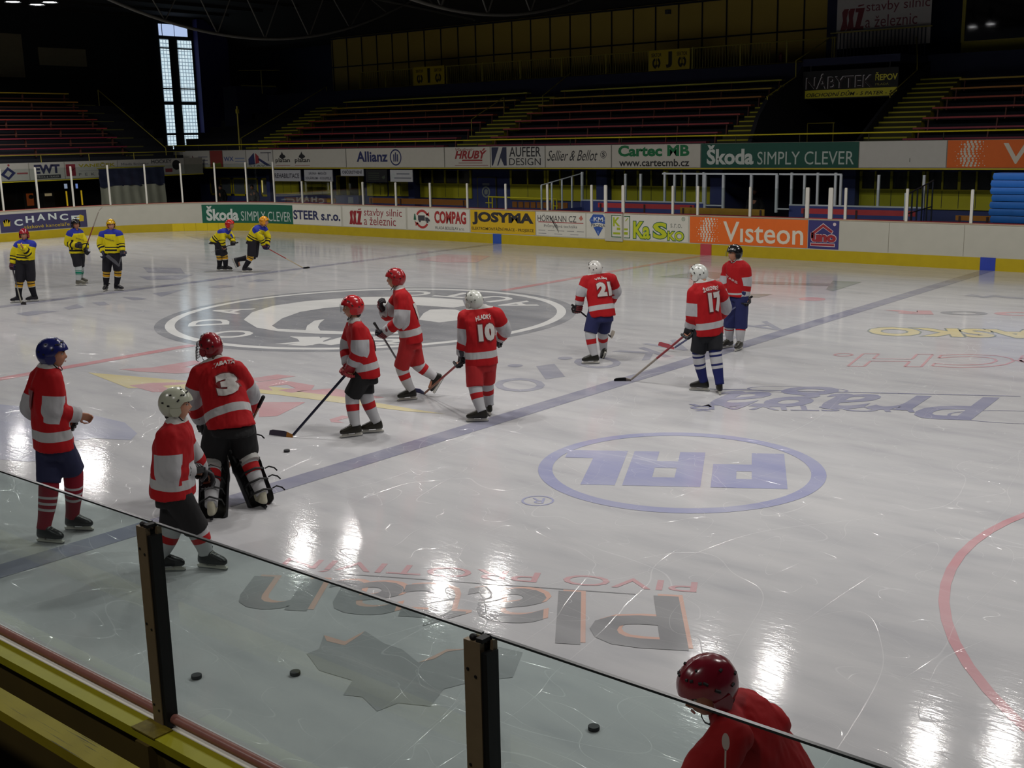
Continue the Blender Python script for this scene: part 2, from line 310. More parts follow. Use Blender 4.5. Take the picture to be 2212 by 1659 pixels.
ICE=[
('yellow',[(0.76,-7.28),(1.82,-6.99),(3.03,-6.66),(2.77,-7.35),(2.50,-7.61)]),
('yellow',[(2.81,-7.19),(3.15,-6.66),(4.09,-6.28),(4.80,-6.12),(6.02,-6.07),(7.33,-6.04),(7.83,-6.00),(7.30,-6.19),(6.13,-6.37),(4.88,-6.55),(3.88,-6.83),(3.35,-7.32)]),
('red',[(2.32,-7.48),(2.45,-7.14),(2.87,-6.81),(3.53,-6.66),(3.38,-7.34),(3.07,-7.55)]),
('red',[(0.96,-6.81),(1.31,-6.38),(1.38,-5.58),(1.67,-5.59),(1.76,-6.04),(2.48,-6.08),(2.11,-6.47),(1.43,-6.74)]),
('yellow',[(1.31,-6.38),(1.55,-6.13),(1.90,-6.13),(1.63,-6.41)]),
('red',[(3.52,-6.02),(3.63,-5.54),(4.01,-5.46),(3.86,-6.10)]),
('red',[(3.85,-6.27),(3.96,-5.80),(4.83,-5.77),(5.05,-6.03),(4.95,-6.34),(4.61,-6.33),(4.75,-6.08),(4.41,-5.98),(4.27,-6.24),(4.58,-6.40),(4.13,-6.50)]),
('red',[(5.05,-7.04),(5.63,-6.64),(5.98,-7.45),(5.81,-7.64)]),
('red',[(4.93,-6.23),(5.24,-5.74),(6.38,-5.75),(6.18,-6.04),(5.47,-6.14)]),
('red',[(6.74,-7.15),(6.72,-6.90),(6.89,-6.88),(6.89,-7.14),(7.07,-7.18),(6.88,-7.25)]),
('paleblue',[(1.89,-9.40),(2.93,-9.09),(3.71,-8.96),(4.51,-8.94),(5.21,-9.19),(5.44,-9.44),(4.93,-9.68),(4.79,-10.13),(4.58,-10.39),(5.06,-10.40),(5.36,-10.00),(5.61,-10.41),(5.32,-10.79),(4.93,-10.94)]),
('bluegray',[(-7.17,-4.42),(-7.27,-3.98),(-6.69,-3.62),(-6.63,-4.09),(-6.57,-4.46)]),
('bluegray',[(-7.11,-3.27),(-7.42,-2.73),(-6.74,-2.95),(-6.70,-3.36)]),
('bluegray',[(-7.34,-2.40),(-7.22,-2.13),(-6.55,-2.38),(-6.71,-2.57)]),
('bluegray',[(-7.59,-1.39),(-7.14,-1.21),(-6.71,-1.25),(-6.77,-1.58)]),
('bluegray',[(-7.55,-0.54),(-7.53,0.44),(-6.77,-0.79)]),
('bluegray',[(-7.41,1.06),(-7.39,1.53),(-6.90,1.59),(-6.86,1.05)]),
('bluegray',[(-7.34,2.26),(-7.61,2.95),(-7.02,3.05),(-7.08,2.53)]),
('bluegray',[(-13.45,3.02),(-12.24,3.55),(-10.76,2.69),(-12.02,2.25)]),
('bluegray',[(-11.39,1.53),(-10.30,2.69),(-9.56,1.70),(-10.31,1.13)]),
('bluegray',[(-23.15,11.33),(-23.15,12.61),(-20.07,11.84),(-20.39,10.27)]),
('leaf',[(12.25,-12.27),(12.26,-12.16),(12.10,-11.97),(12.32,-11.95),(12.30,-11.72),(12.59,-11.79),(12.77,-11.78),(13.03,-11.87),(13.04,-11.71),(13.04,-11.58),(13.16,-11.48),(13.20,-11.33),(13.53,-11.27),(13.73,-11.63),(13.53,-11.89),(13.46,-12.06),(13.56,-12.30),(13.35,-12.40),(13.32,-12.57),(13.09,-12.49),(12.96,-12.55),(12.85,-12.36),(12.54,-12.40)]),
('orange',[(12.10,-11.97),(12.32,-11.95),(12.30,-11.72),(12.33,-11.80),(12.37,-12.00),(12.20,-12.03)]),
('orange',[(13.03,-11.87),(13.04,-11.71),(13.04,-11.58),(13.16,-11.48),(13.07,-11.61),(13.08,-11.75)]),
('bluegray',[(9.80,9.41),(9.85,9.81),(10.19,9.56),(10.34,9.92),(10.69,9.77),(11.01,9.78),(11.07,9.56),(10.76,9.54),(10.43,9.61),(10.27,9.33),(9.98,9.43)]),
('green',[(1.82,9.01),(2.19,10.72),(3.07,10.58),(3.41,9.22)]),
('green',[(6.10,10.56),(6.83,10.65),(6.96,8.65),(6.68,8.88)]),
('green',[(4.95,6.87),(5.98,7.48),(6.00,6.75),(5.01,6.33)]),
('darkgreen',[(3.41,9.11),(6.37,9.95),(6.56,9.53),(3.70,8.60)]),
('pink',[(-7.33,9.02),(-7.76,10.79),(-5.96,11.07),(-5.04,9.34),(-5.95,8.84)]),
('white',[(-1.77,-2.07),(-2.51,-1.27),(-2.93,-0.33),(-2.88,0.61),(-2.39,1.67),(-1.61,2.33),(-0.70,2.69),(0.26,2.80),(0.98,2.08),(0.95,1.72),(-0.34,1.53),(-1.23,0.89),(-1.58,0.06),(-1.60,-0.62),(-1.19,-1.48),(-0.56,-2.27),(-0.12,-2.48),(0.68,-2.18),(1.46,-1.88),(2.26,-1.36),(2.42,-1.52),(1.71,-2.11),(0.99,-2.44),(0.12,-2.67),(-0.64,-2.61)]),
('white',[(0.65,-2.40),(0.08,-1.86),(-0.32,-1.31),(-0.28,-1.06),(0.03,-1.46),(0.42,-1.86),(0.93,-2.22)]),
('white',[(1.52,-0.00),(0.96,0.73),(0.70,1.22),(0.92,1.44),(1.19,1.53),(1.57,1.35),(2.19,1.26),(2.33,0.51),(2.16,-0.04)]),
('white',[(1.56,-3.63),(1.59,-3.31),(0.97,-2.91),(1.37,-2.65),(1.89,-3.00),(1.76,-2.40),(2.03,-2.22),(2.35,-2.94),(2.28,-3.16),(1.98,-3.18),(1.94,-3.50)])]

# ---------------------------------------------------------------- ice
ICE_PAINT = {'red': ('#c85860', .46), 'blue': ('#3c469c', .62), 'navy': ('#4a4f86', .62), 'pal': ('#787eb2', .66), 'gray': ('#71747c', .80),
             'white': ('#e9e9e6', .85), 'yellow': ('#d8c460', .56), 'paleblue': ('#8088b0', .45), 'bluegray': ('#585d80', .50),
             'black': ('#3a3c40', .56), 'leaf': ('#55565a', .52), 'orange': ('#e08a50', .45), 'green': ('#3d5a40', .6),
             'darkgreen': ('#2c3a2e', .6), 'pink': ('#d06070', .35), 'redline': ('#c04a54', .6), 'blueline': ('#50527a', .66), 'thin': ('#c85a66', .5)}
def ice_mat(key=None):
    name = 'ice' + ('_' + key if key else '')
    if name in MATS: return MATS[name]
    m = bpy.data.materials.new(name); m.use_nodes = True; nt = m.node_tree; L = nt.links; b = nt.nodes['Principled BSDF']
    geo = nt.nodes.new('ShaderNodeNewGeometry')
    def noise_(scale, det=3, sx=1, sy=1, rot=0, off=0, dist=0.0):
        mp = nt.nodes.new('ShaderNodeMapping'); mp.inputs['Scale'].default_value = (sx, sy, 1); mp.inputs['Rotation'].default_value = (0, 0, rot); mp.inputs['Location'].default_value = (off, off * .7, 0)
        L.new(geo.outputs['Position'], mp.inputs[0])
        n = nt.nodes.new('ShaderNodeTexNoise'); n.inputs['Scale'].default_value = scale; n.inputs['Detail'].default_value = det; n.inputs['Distortion'].default_value = dist
        L.new(mp.outputs[0], n.inputs['Vector']); return n.outputs['Fac']
    def math_(op, a, c=None, d=None):
        n = nt.nodes.new('ShaderNodeMath'); n.operation = op
        for i, x in enumerate((a, c, d)):
            if x is None: continue
            if isinstance(x, (int, float)): n.inputs[i].default_value = x
            else: L.new(x, n.inputs[i])
        return n.outputs[0]
    def mixc(f, A, B):
        mx = nt.nodes.new('ShaderNodeMix'); mx.data_type = 'RGBA'
        if isinstance(f, float): mx.inputs[0].default_value = f
        else: L.new(f, mx.inputs[0])
        for i, x in ((6, A), (7, B)):
            if isinstance(x, tuple): mx.inputs[i].default_value = (*x, 1)
            else: L.new(x, mx.inputs[i])
        return mx.outputs[2]
    # skate scratches: thin contour lines of stretched noise
    def scratch(scale, width, sx, sy, rot, off):
        n = noise_(scale, .4, sx, sy, rot, off, .1)
        d = math_('ABSOLUTE', math_('SUBTRACT', n, .5))
        return math_('SUBTRACT', 1.0, math_('MINIMUM', math_('DIVIDE', d, width), 1.0))
    sc = scratch(.45, .0007, 1, .3, .5, 0)
    for a in ((.6, .0009, .22, 1, .2, 9), (.8, .0011, 1, .2, 1.2, 21), (1.1, .0014, .3, 1, 2.2, 40), (1.6, .0018, 1, .22, .8, 57), (2.1, .0022, .25, 1, 1.7, 73), (3.2, .003, .3, 1, .55, 91)):
        sc = math_('MAXIMUM', sc, scratch(*a))
    patch = noise_(.5, 4, 1, 1, 0, 5)
    sc = math_('MULTIPLY', sc, math_('MULTIPLY', patch, 1.1))
    snow = math_('POWER', noise_(1.3, 6, .35, 1.3, .9, 13), 2.2)
    wear = math_('POWER', noise_(.9, 5, .3, 1.5, .75, 31), 2.0)
    base = mixc(noise_(.18, 3), srgb('#b9b9ba'), srgb('#c6c5c5'))
    base = mixc(math_('MULTIPLY', wear, .65), base, srgb('#86888f'))
    smear = math_('POWER', noise_(2.6, 6, .35, 1.2, .85, 77), 3.0)
    base = mixc(math_('MULTIPLY', smear, 1.0), base, srgb('#84868e'))
    if key:
        c, f = ICE_PAINT[key]
        fade = math_('MULTIPLY', math_('SUBTRACT', 1.25, math_('MULTIPLY', noise_(1.6, 5, .4, 1.2, .8, 3), .75)), f)
        base = mixc(math_('MINIMUM', fade, 1.0), base, srgb(c))
    base = mixc(math_('MULTIPLY', snow, .35 if key else .25), base, srgb('#e4e4e4'))
    base = mixc(math_('MULTIPLY', sc, .34), base, srgb('#f2f2f2'))
    L.new(base, b.inputs['Base Color'])
    rg = nt.nodes.new('ShaderNodeMapRange'); rg.inputs[3].default_value = .05; rg.inputs[4].default_value = .13
    L.new(noise_(.7, 4, .5, 1, .3, 8), rg.inputs[0]); L.new(rg.outputs[0], b.inputs['Roughness'])
    b.inputs['IOR'].default_value = 1.31; b.inputs['Specular IOR Level'].default_value = .30
    bp = nt.nodes.new('ShaderNodeBump'); bp.inputs['Strength'].default_value = .24; bp.inputs['Distance'].default_value = .012
    L.new(math_('ADD', math_('MULTIPLY', sc, -.5), math_('ADD', math_('MULTIPLY', noise_(14, 3, .4, 1.4, .6), .25), math_('ADD', math_('MULTIPLY', noise_(5, 3, .5, 1.2, 1.0, 17), .35), math_('MULTIPLY', noise_(45, 3, .35, 1.0, .4, 23), .16)))), bp.inputs['Height'])
    L.new(bp.outputs[0], b.inputs['Normal'])
    MATS[name] = m
    return m

YF, CX, CY, RR = 14.62, -20.65, 7.62, 7.0            # far boards, far left corner
XE = 27.65
def rounded(off, n=16):
    """Outline of the rink pushed off metres outwards, anticlockwise."""
    r = RR + off; pts = []
    for cx, cy, a0 in ((XE - RR, YF - RR, 0), (-XE + RR, YF - RR, 90), (-XE + RR, -YF + RR, 180), (XE - RR, -YF + RR, 270)):
        for i in range(n + 1):
            a = math.radians(a0 + 90 * i / n); pts.append((cx + r * math.cos(a), cy + r * math.sin(a)))
    return pts
mb = MB(); o = rounded(.03); mb.add([(x, y, 0) for x, y in o] + [(x, y, -.1) for x, y in o], [tuple(range(len(o)))] + [(i, len(o) + i, len(o) + (i+1) % len(o), (i+1) % len(o)) for i in range(len(o))])
ice = struct(mb.build('floor_ice', ice_mat()), 'grey white ice sheet with skate scratches and painted adverts')

ICE_Z = .002
def flat(x, y, off=0): return (x, y, ICE_Z + off * .1)
def on_ice(ox, oy, deg, mirror=False):
    """Drawing plane on the ice: origin, baseline direction in degrees."""
    c, s = math.cos(math.radians(deg)), math.sin(math.radians(deg))
    return lambda u, v, off=0: (ox + u*c - v*s, oy + u*s + v*c, ICE_Z + off * .1)
def paint(name, key, draw, label=None):
    mb = MB(); draw(mb); o = mb.build(name, ice_mat(key), ice)
    if label: o['label'] = label
    return o
def rectp(x0, y0, x1, y1): return [(x0, y0), (x1, y0), (x1, y1), (x0, y1)]
paint('centre_line', 'redline', lambda m: (poly(m, rectp(-.13, -YF, .13, -4.62), flat), poly(m, rectp(-.13, 4.62, .13, YF), flat)))
for x in (-8.67, 8.67): paint('blue_line', 'blueline', lambda m: poly(m, rectp(x-.17, -YF, x+.17, YF), flat))
paint('faceoff_circle', 'thin', lambda m: ring(m, (19.9, -6.92), 4.46, 4.545, flat, n=72))
paint('faceoff_spot', 'red', lambda m: disc(m, (7.13, 7.16), .3, flat))
# centre emblem: dark disc, white ring, lettering round the rim, winged arrow
paint('centre_circle', 'gray', lambda m: disc(m, (0, 0), 4.58, flat, 0, n=80))
paint('centre_ring', 'white', lambda m: ring(m, (0, 0), 4.16, 4.36, flat, .008, n=80))
def rim(m):
    for ch, a in (('Š', -39), ('K', -66), ('O', -97), ('D', -128), ('A', -156), ('A', 58), ('U', 77), ('T', 98), ('O', 118)):
        t = math.radians(a); c, n = math.cos(t), math.sin(t)
        if a < 0: f = on_ice(3.02 * c, 3.02 * n, math.degrees(math.atan2(-c, n)))
        else: f = on_ice(3.85 * c, 3.85 * n, math.degrees(math.atan2(c, -n)))
        word(m, ch, (-.45, 0, .45, .85 if ch != 'Š' else 1.05), f, .012, bold=.02)
paint('rim_lettering', 'white', rim)
GROUPS = {}
for k, pts in ICE: GROUPS.setdefault(k, []).append(pts)
NAMES = {'yellow': 'yellow_emblem', 'red': 'red_emblem', 'paleblue': 'pale_blue_emblem', 'bluegray': 'faded_lettering', 'leaf': 'leaf_emblem', 'orange': 'leaf_outline',
         'green': 'green_corner', 'darkgreen': 'advert_border', 'pink': 'red_smudge', 'white': 'winged_emblem'}
for gi, (k, L_) in enumerate(GROUPS.items()):
    paint(NAMES[k], k, lambda m: [poly(m, p, flat, (.016 if k in ('white', 'orange') else .004) + .0008 * gi + .006 * (i % 2)) for i, p in enumerate(L_)])
# adverts painted so that they read from the far side
A = 210
def pal(m):
    ring(m, (0, 0), 1.47, 1.635, on_ice(11.91, -6.40, 0), n=72)
    f = on_ice(12.60, -5.16, 211.5)
    H = 1.42; s = .38
    for x, rects in ((0, [(0, 0, s, H), (s, H - .34, .72, H), (s, .5, .72, .78), (.55, .5, .82, H)]),
                     (.93, [(0, 0, .3, H), (.3, H-.34, .72, H), (.55, 0, .85, H), (.3, .42, .6, .7)]),
                     (1.86, [(0, 0, s, H), (s, 0, .72, .34)])):
        for i, (a, b, c, d) in enumerate(rects): poly(m, [(x+a+b*.06, b), (x+c+b*.06, b), (x+c+d*.06, d), (x+a+d*.06, d)], f, .003 * i)
    f = on_ice(11.34, -8.32, 211); ring(m, (0, 0), .15, .175, f, n=24); word(m, 'R', (-.07, -.09, .07, .09), f)
paint('blue_oval_advert', 'pal', pal)
paint('red_beer_lettering', 'red', lambda m: word(m, 'PIVO PROTIVÍN', (0, 0, 3.75, .29), on_ice(13.86, -9.29, 207.5)))
paint('black_beer_lettering', 'black', lambda m: (word(m, 'Platan', (0, -.12, 3.85, .92), on_ice(14.05, -9.70, 209.5), .012, bold=.015, shear=-.1), poly(m, rectp(.35, -.06, 3.0, -.045), on_ice(13.92, -9.72, 206.5))))
paint('orange_letter_outline', 'orange', lambda m: word(m, 'Platan', (-.03, -.16, 3.80, .88), on_ice(14.05, -9.70, 209.5), .003, bold=.015, shear=-.1))
def praga(m):
    f = on_ice(13.75, -.55, 208)
    word(m, 'Praga', (.1, -.35, 4.15, 1.55), f, .014, bold=.012, shear=.5)
    poly(m, rectp(-.2, -.02, 4.4, .02), f, .018); ring(m, (.1, 1.3), .85, .89, f, .010, sy=.42, n=36); ring(m, (2.9, -.1), .7, .74, f, .006, sy=.3, n=30)
    word(m, 'HOSTIVAŘ', (0, 0, 3.05, .42), on_ice(12.92, -1.98, 211), .022, bold=.012)
paint('blue_script_lettering', 'navy', praga)
def tech(m):
    f = on_ice(14.3, 3.55, 211)
    for d, k in ((.0, 1),):
        v2, fs = text2d('reCH.', .02, .3)
        # outlined letters: every outline edge becomes a thin band
        cnt = {}
        for t in fs:
            for i in range(len(t)):
                e = tuple(sorted((t[i], t[(i+1) % len(t)]))); cnt[e] = cnt.get(e, 0) + 1
        for (i, j), c in cnt.items():
            if c != 1: continue
            a = (v2[i][0]*4.6, v2[i][1]*1.15); b = (v2[j][0]*4.6, v2[j][1]*1.15)
            dx, dy = b[0]-a[0], b[1]-a[1]; l = math.hypot(dx, dy) or 1; nx, ny = -dy/l*.022, dx/l*.022
            poly(m, [(a[0]+nx, a[1]+ny), (b[0]+nx, b[1]+ny), (b[0]-nx, b[1]-ny), (a[0]-nx, a[1]-ny)], f)
    poly(m, [(.9, 0), (1.5, 0), (1.2, .6)], on_ice(14.3, 3.0, 211))
paint('red_outline_lettering', 'thin', tech)
paint('green_letter_edge', 'green', lambda m: word(m, 'KASKO', (-.04, -.05, 3.74, 1.02), on_ice(13.05, 5.75, 206), .003, bold=.07))
paint('yellow_letters', 'yellow', lambda m: word(m, 'KASKO', (0, 0, 3.7, .97), on_ice(13.05, 5.75, 206), .008, bold=.04))
for ch, k, u in (('O', 'red', .2), ('O', 'gray', 1.25), ('R', 'red', 2.35)):
    paint('block_letter', k, lambda m: word(m, ch, (u, 0, u + .95, .55), on_ice(12.1, 7.85, 206), bold=.05))
def jagged(m):
    for ch, y, x in (('A', 3.75, 7.75), ('S', 2.2, 7.45), ('A', .9, 7.35), ('K', -.1, 7.3), ('O', -1.2, 7.1), ('I', -2.25, 6.9), ('O', -3.35, 7.15)):
        word(m, ch, (0, 0, .8, 1.0), on_ice(x, y, 250), bold=.01, shear=.2)
    for x, y in ((6.75, -1.75), (6.45, -2.75)): disc(m, (x, y), .13, flat)
paint('blue_line_lettering', 'bluegray', jagged)

# ---------------------------------------------------------------- rink boards
def bpath(s, off=0, z=0):
    """Face of the far boards: s = x on the straight, arc length round the far left corner; off towards the ice."""
    if s >= CX: return (s, YF - off, z)
    a = (CX - s) / RR
    if a <= PI / 2:
        r = RR - off; return (CX - r * math.sin(a), CY + r * math.cos(a), z)
    return (CX - RR + off, CY - (CX - s - RR * PI / 2), z)
def barr(s0, s1, step=.5):
    n = max(1, int(abs(s1 - s0) / step)); return [s0 + (s1 - s0) * i / n for i in range(n + 1)]
def strip(mb, s0, s1, z0, z1, f0, f1, m=0, path=bpath):
    """A band of boards from s0 to s1 between heights, f0 (ice side) to f1 (behind)."""
    r = []
    for s in barr(s0, s1): r.append([path(s, f0, z0), path(s, f0, z1), path(s, f1, z1), path(s, f1, z0)])
    return mb.loft(r, m)
m_board = mat('white_board', '#b4b2a4', .45, var=.06, scale=3)
m_kick = mat('yellow_kick_plate', '#b09a08', .5, var=.12, scale=4)
m_kick2 = mat('new_yellow_kick_plate', '#cdb414', .5, var=.08)
m_rail = mat('beige_board_cap', '#b09a80', .5)
m_redcap = mat('red_board_edge', '#9a2c38', .5)
far = empty('rink_boards', (0, YF, 0)); tag(far, 'white rink boards with yellow kick plate and red top edge along the far side', 'rink boards')
IDM = Matrix.Translation((0, -YF, 0))
def fchild(mb, name, mats, smooth=None, parent=far):
    o = mb.build(name, mats, parent, smooth); o.matrix_parent_inverse = parent.matrix_world.inverted() if False else IDM; return o
S0, S1 = -36.5, 24.0
fchild(strip(MB(), S0, S1, .34, 1.215, 0, -.09), 'board_face', m_board, 40)
fchild(strip(MB(), S0, S1, 0, .34, .012, -.09), 'kick_plate', m_kick, 40)
fchild(strip(MB(), -26.3, -23.7, .005, .338, .016, .0), 'kick_plate', m_kick2, 40)['label'] = 'brighter yellow kick plate section'
fchild(strip(MB(), S0, S1, 1.215, 1.245, .015, -.07), 'cap_rail', m_rail, 40)
fchild(strip(MB(), S0, S1, 1.235, 1.268, -.07, -.11), 'top_edge', m_redcap, 40)
for x, c, nm in ((-8.67, '#2c4fa0', 'blue_mark'), (0, '#b04048', 'red_mark'), (8.67, '#2c40a0', 'blue_mark')):
    fchild(strip(MB(), x - .2, x + .2, .0, .35, .02, -.01), nm, mat('mark' + c, c, .5), 40)
for x in (-19.4, -16, -12.9, -6.86, 5.9, 8.0, 9.6): fchild(MB().box((x - .006, YF - .004, .36), (x + .006, YF + .01, 1.2)), 'panel_joint', mat('joint_grey', '#8a8678', .7))
# the gate in the boards, a little ajar towards the ice
mb = MB(); strip(mb, -3.87, -3.16, .3, 1.23, .045, .0)
g = fchild(mb, 'gate_leaf', m_board, 40); g['label'] = 'white gate leaf standing slightly proud of the boards'
fchild(MB().box((-3.87, YF - .06, 1.23), (-3.16, YF, 1.262)), 'gate_cap', m_redcap, parent=far)

# near boards with their rail, seen from the stand
YN = -14.69
near = empty('near_rink_boards', (15, YN, 0)); tag(near, 'near rink boards with pink rail and yellow ledge under the glass', 'rink boards')
m_ledge = mat('yellow_ledge_paint', '#a8a01c', .45, var=.15, scale=9); m_pinkrail = mat('dull_pink_rail', '#8a5a50', .3, var=.2, scale=30, spec=.6)
m_darkply = mat('brown_board_back', '#4a3c10', .7, var=.3, scale=3)
def nchild(mb, name, mats, smooth=None):
    o = mb.build(name, mats, near, smooth); o.matrix_parent_inverse = Matrix.Translation((-15, -YN, 0)); return o
nchild(MB().box((9, YN - .09, 0), (24, YN, 1.13)), 'board_face', [m_board])
nchild(MB().tube([(9, YN - .02, 1.175), (24, YN - .02, 1.175)], .024, 10), 'hand_rail', m_pinkrail, 60)
nchild(MB().box((9, YN - .155, 1.10), (24, YN - .055, 1.145)), 'ledge', m_ledge)
nchild(MB().box((9, YN - .125, .1), (24, YN - .09, 1.10)), 'back_panel', m_darkply)
for x in (10.3, 12.27, 14.23, 16.2, 18.17, 20.1): nchild(MB().box((x - .05, YN - .17, .1), (x + .05, YN - .125, 1.10)), 'back_rib', m_darkply)
for x in (14.23, 16.2): nchild(MB().box((x - .09, YN - .16, 1.145), (x + .09, YN - .06, 1.152)), 'ledge_bracket', mat('rusty_yellow', '#6b5c10', .6, var=.4, scale=40))

# ---------------------------------------------------------------- rink glass
m_post = mat('white_post', '#d2cfc4', .4, var=.04)
m_pane = glass_mat('far_glass', (.86, .89, .88), .05)
def post(path_s, w, z1, z0=1.25, deep=.05):
    x, y, _ = bpath(path_s, -.045); nx = bpath(path_s, 1); n = Vector((nx[0], nx[1], 0)) - Vector(bpath(path_s, 0)); n.normalize()
    t = Vector((-n.y, n.x, 0)); mb = MB(); mb.obox((0, 0, (z1 - z0) / 2), t * w / 2, n * deep / 2, (0, 0, (z1 - z0) / 2)); mb.obox((0, 0, z1 - z0 + .01), t * w * .42, n * deep * .4, (0, 0, .012))
    return mb.build('glass_post', m_post, None, None, (x, y, z0))
LOW = [-19.41, -17.56, -15.71, -13.85, -12.01, -10.12, -8.27, -6.37, -4.48, -3.90, -3.19, -1.27, -.35, 1.49, 3.37, 4.10, 4.56, 6.36, 8.14, 10.0]
WIDE = {-3.90: .11, -3.19: .11, 3.37: .11, 4.10: .13}
for s in LOW:
    o = post(s, WIDE.get(s, .075), 2.13)
    wide = s in WIDE
    tag(o, 'wide white post beside a gate in the far low glass' if wide else 'slim white post holding the far low glass panes', 'glass post',
        'wide gate posts of the far glass' if wide else 'slim posts of the far low glass')
HIGH = [-21.2]
for u in range(10): HIGH.append(HIGH[-1] - 1.52)
for s in HIGH:
    tag(post(s, .07, 2.93), 'tall white post of the high glass round the far left corner', 'glass post', 'tall posts of the corner glass')
def pane(s0, s1, z1, lab, grp):
    mb = MB(); strip(mb, s0, s1, 1.26, z1, -.04, -.052)
    tag(mb.build('glass_screen', m_pane, None, 40), lab, 'glass screen', grp)
for a, b in zip(LOW, LOW[1:]):
    if b - a > .9: pane(a + .04, b - .04, 2.11, 'clear low pane between slim white posts on the far boards', 'low panes of the far glass')
pane(-21.16, -19.45, 2.11, 'clear low pane next to the first tall post of the corner glass', None)
for a, b in zip(HIGH[1:], HIGH): pane(a + .04, b - .04, 2.90, 'clear tall pane round the far left corner', 'tall panes of the corner glass')
# near glass: greenish panes, metal posts
m_near = glass_mat('near_glass', (.84, .90, .885), .05); m_edge = mat('dark_glass_edge', '#2a2f2e', .3, spec=.6)
m_steel = mat('brown_grey_steel', '#6d5e48', .45, .3, var=.15, scale=20); m_black = mat('black_rubber', '#0c0c0c', .6)
XS = [10.29, 12.26, 14.23, 16.20, 18.17, 20.14]
NL = ['left of the first metal post', 'left of the near left metal post', 'between the two near metal posts', 'right of the near right metal post', 'farther right, out of the corner']
for i, (a, b) in enumerate(zip(XS, XS[1:])):
    mb = MB(); x0, x1, y, z0, z1 = a + .012, b - .012, YN - .01, 1.2, 2.12
    mb.add([(x0, y-.006, z0), (x1, y-.006, z0), (x1, y-.006, z1), (x0, y-.006, z1), (x0, y+.006, z0), (x1, y+.006, z0), (x1, y+.006, z1), (x0, y+.006, z1)],
           [(0,1,2,3), (5,4,7,6)], 0)
    mb.add([(x0, y-.007, z1), (x1, y-.007, z1), (x1, y+.007, z1), (x0, y+.007, z1), (x0, y-.007, z1-.008), (x1, y-.007, z1-.008), (x1, y+.007, z1-.008), (x0, y+.007, z1-.008)],
           [(0,1,2,3), (0,4,5,1), (1,5,6,2), (2,6,7,3), (3,7,4,0), (7,6,5,4)], 1)
    o = tag(mb.build('glass_screen', [m_near, m_edge]), 'greenish near glass pane ' + NL[i], 'glass screen')
    if i == 2: GL_MARK = o
for i, x in enumerate(XS):
    r = empty('glass_post', (x, YN - .03, 1.14)); tag(r, 'brown grey metal post %s' % ('of the near glass on the left, its foot in view', 'of the near glass in the middle of the picture')[0 if x < 15 else 1] if x in (14.23, 16.20) else 'brown grey metal post of the near glass', 'glass post', None if x in (14.23, 16.2) else 'hidden near posts')
    MB().box((-.052, -.035, 0), (.022, -.012, .965)).build('face_plate', m_steel, r)
    mb = MB(); mb.box((.022, -.03, 0), (.048, .03, .93)); mb.box((-.05, -.012, 0), (.022, .012, .95)); mb.build('rubber_strip', m_black, r)
    MB().box((-.045, .012, 0), (.04, .035, .965)).build('ice_side_plate', m_steel, r)
    mb = MB(); mb.ball((-.02, -.02, .975), (.014, .014, .012)); mb.box((.0, -.03, .965), (.03, .02, .98)); mb.build('top_clip', m_black, r, 40)
    mb = MB()
    for z in (.1, .5, .86): mb.cyl((-.035, -.0355, z), (-.035, -.038, z), .006, 8); mb.cyl((0, -.0355, z - .02), (0, -.038, z - .02), .006, 8)
    mb.build('bolt', m_black, r)
# a smear running down the pane on the right
mb = MB(); y = YN - .0175
mb.add([(17.13 + .013*math.cos(a), y, 2.035 + .028*math.sin(a)) for a in [i*PI/8 for i in range(16)]], [tuple(range(16))])
mb.add([(17.127, y, 2.01), (17.133, y, 2.01), (17.131, y, 1.45), (17.128, y, 1.45)], [(0, 1, 2, 3)])
SM = mb.build('dried_smear', mat('dried_white_smear', '#a89a90', .8))
SM.parent = [o for o in COL.objects if o.name.startswith('glass_screen') and 'right of the near right' in o.get('label', '')][0]

# front of the stand in the lower left corner
r = empty('stand_barrier', (12.9, -15.2, 1.3)); tag(r, 'worn yellow barrier plank of the near stand in the lower left corner', 'barrier')
m_worn = mat('worn_yellow_paint', '#9a8a10', .5, var=.15, scale=3)
nt = m_worn.node_tree   # chipped paint: its own stains
n = nt.nodes.new('ShaderNodeTexNoise'); n.inputs['Scale'].default_value = 16; n.inputs['Detail'].default_value = 6
cr = nt.nodes.new('ShaderNodeValToRGB'); cr.color_ramp.elements[0].position = .62; cr.color_ramp.elements[1].position = .66
mx = nt.nodes.new('ShaderNodeMix'); mx.data_type = 'RGBA'; mx.inputs[7].default_value = (*srgb('#3c3420'), 1)
b = nt.nodes['Principled BSDF']; src = b.inputs['Base Color'].links[0].from_socket
nt.links.new(n.outputs['Fac'], cr.inputs[0]); nt.links.new(cr.outputs[0], mx.inputs[0]); nt.links.new(src, mx.inputs[6]); nt.links.new(mx.outputs[2], b.inputs['Base Color'])
MB().box((-3, -.105, -.02), (3.2, .005, .03)).build('plank', m_worn, r)
MB().tube([(-3, -.3, -.06), (3.2, -.3, -.06)], .02, 10).build('pipe', mat('grey_pipe', '#6a5a52', .35, .6), r, 60)
mb = MB()
for x in (-2.4, .0, 2.4): mb.box((x - .03, -.16, -1.3), (x + .03, -.1, -.02))
mb.build('leg', m_black, r)
mb = MB(); mb.box((-42, -15.6, -.1), (26, -14.8, .1)); mb.box((-42, -20, -.1), (26, -15.6, .6)); mb.box((-42, -22, .6), (26, -17.9, 1.5))
struct(mb.build('floor_near_stand', mat('dark_concrete', '#2c2b2a', .85, var=.2, scale=2)))

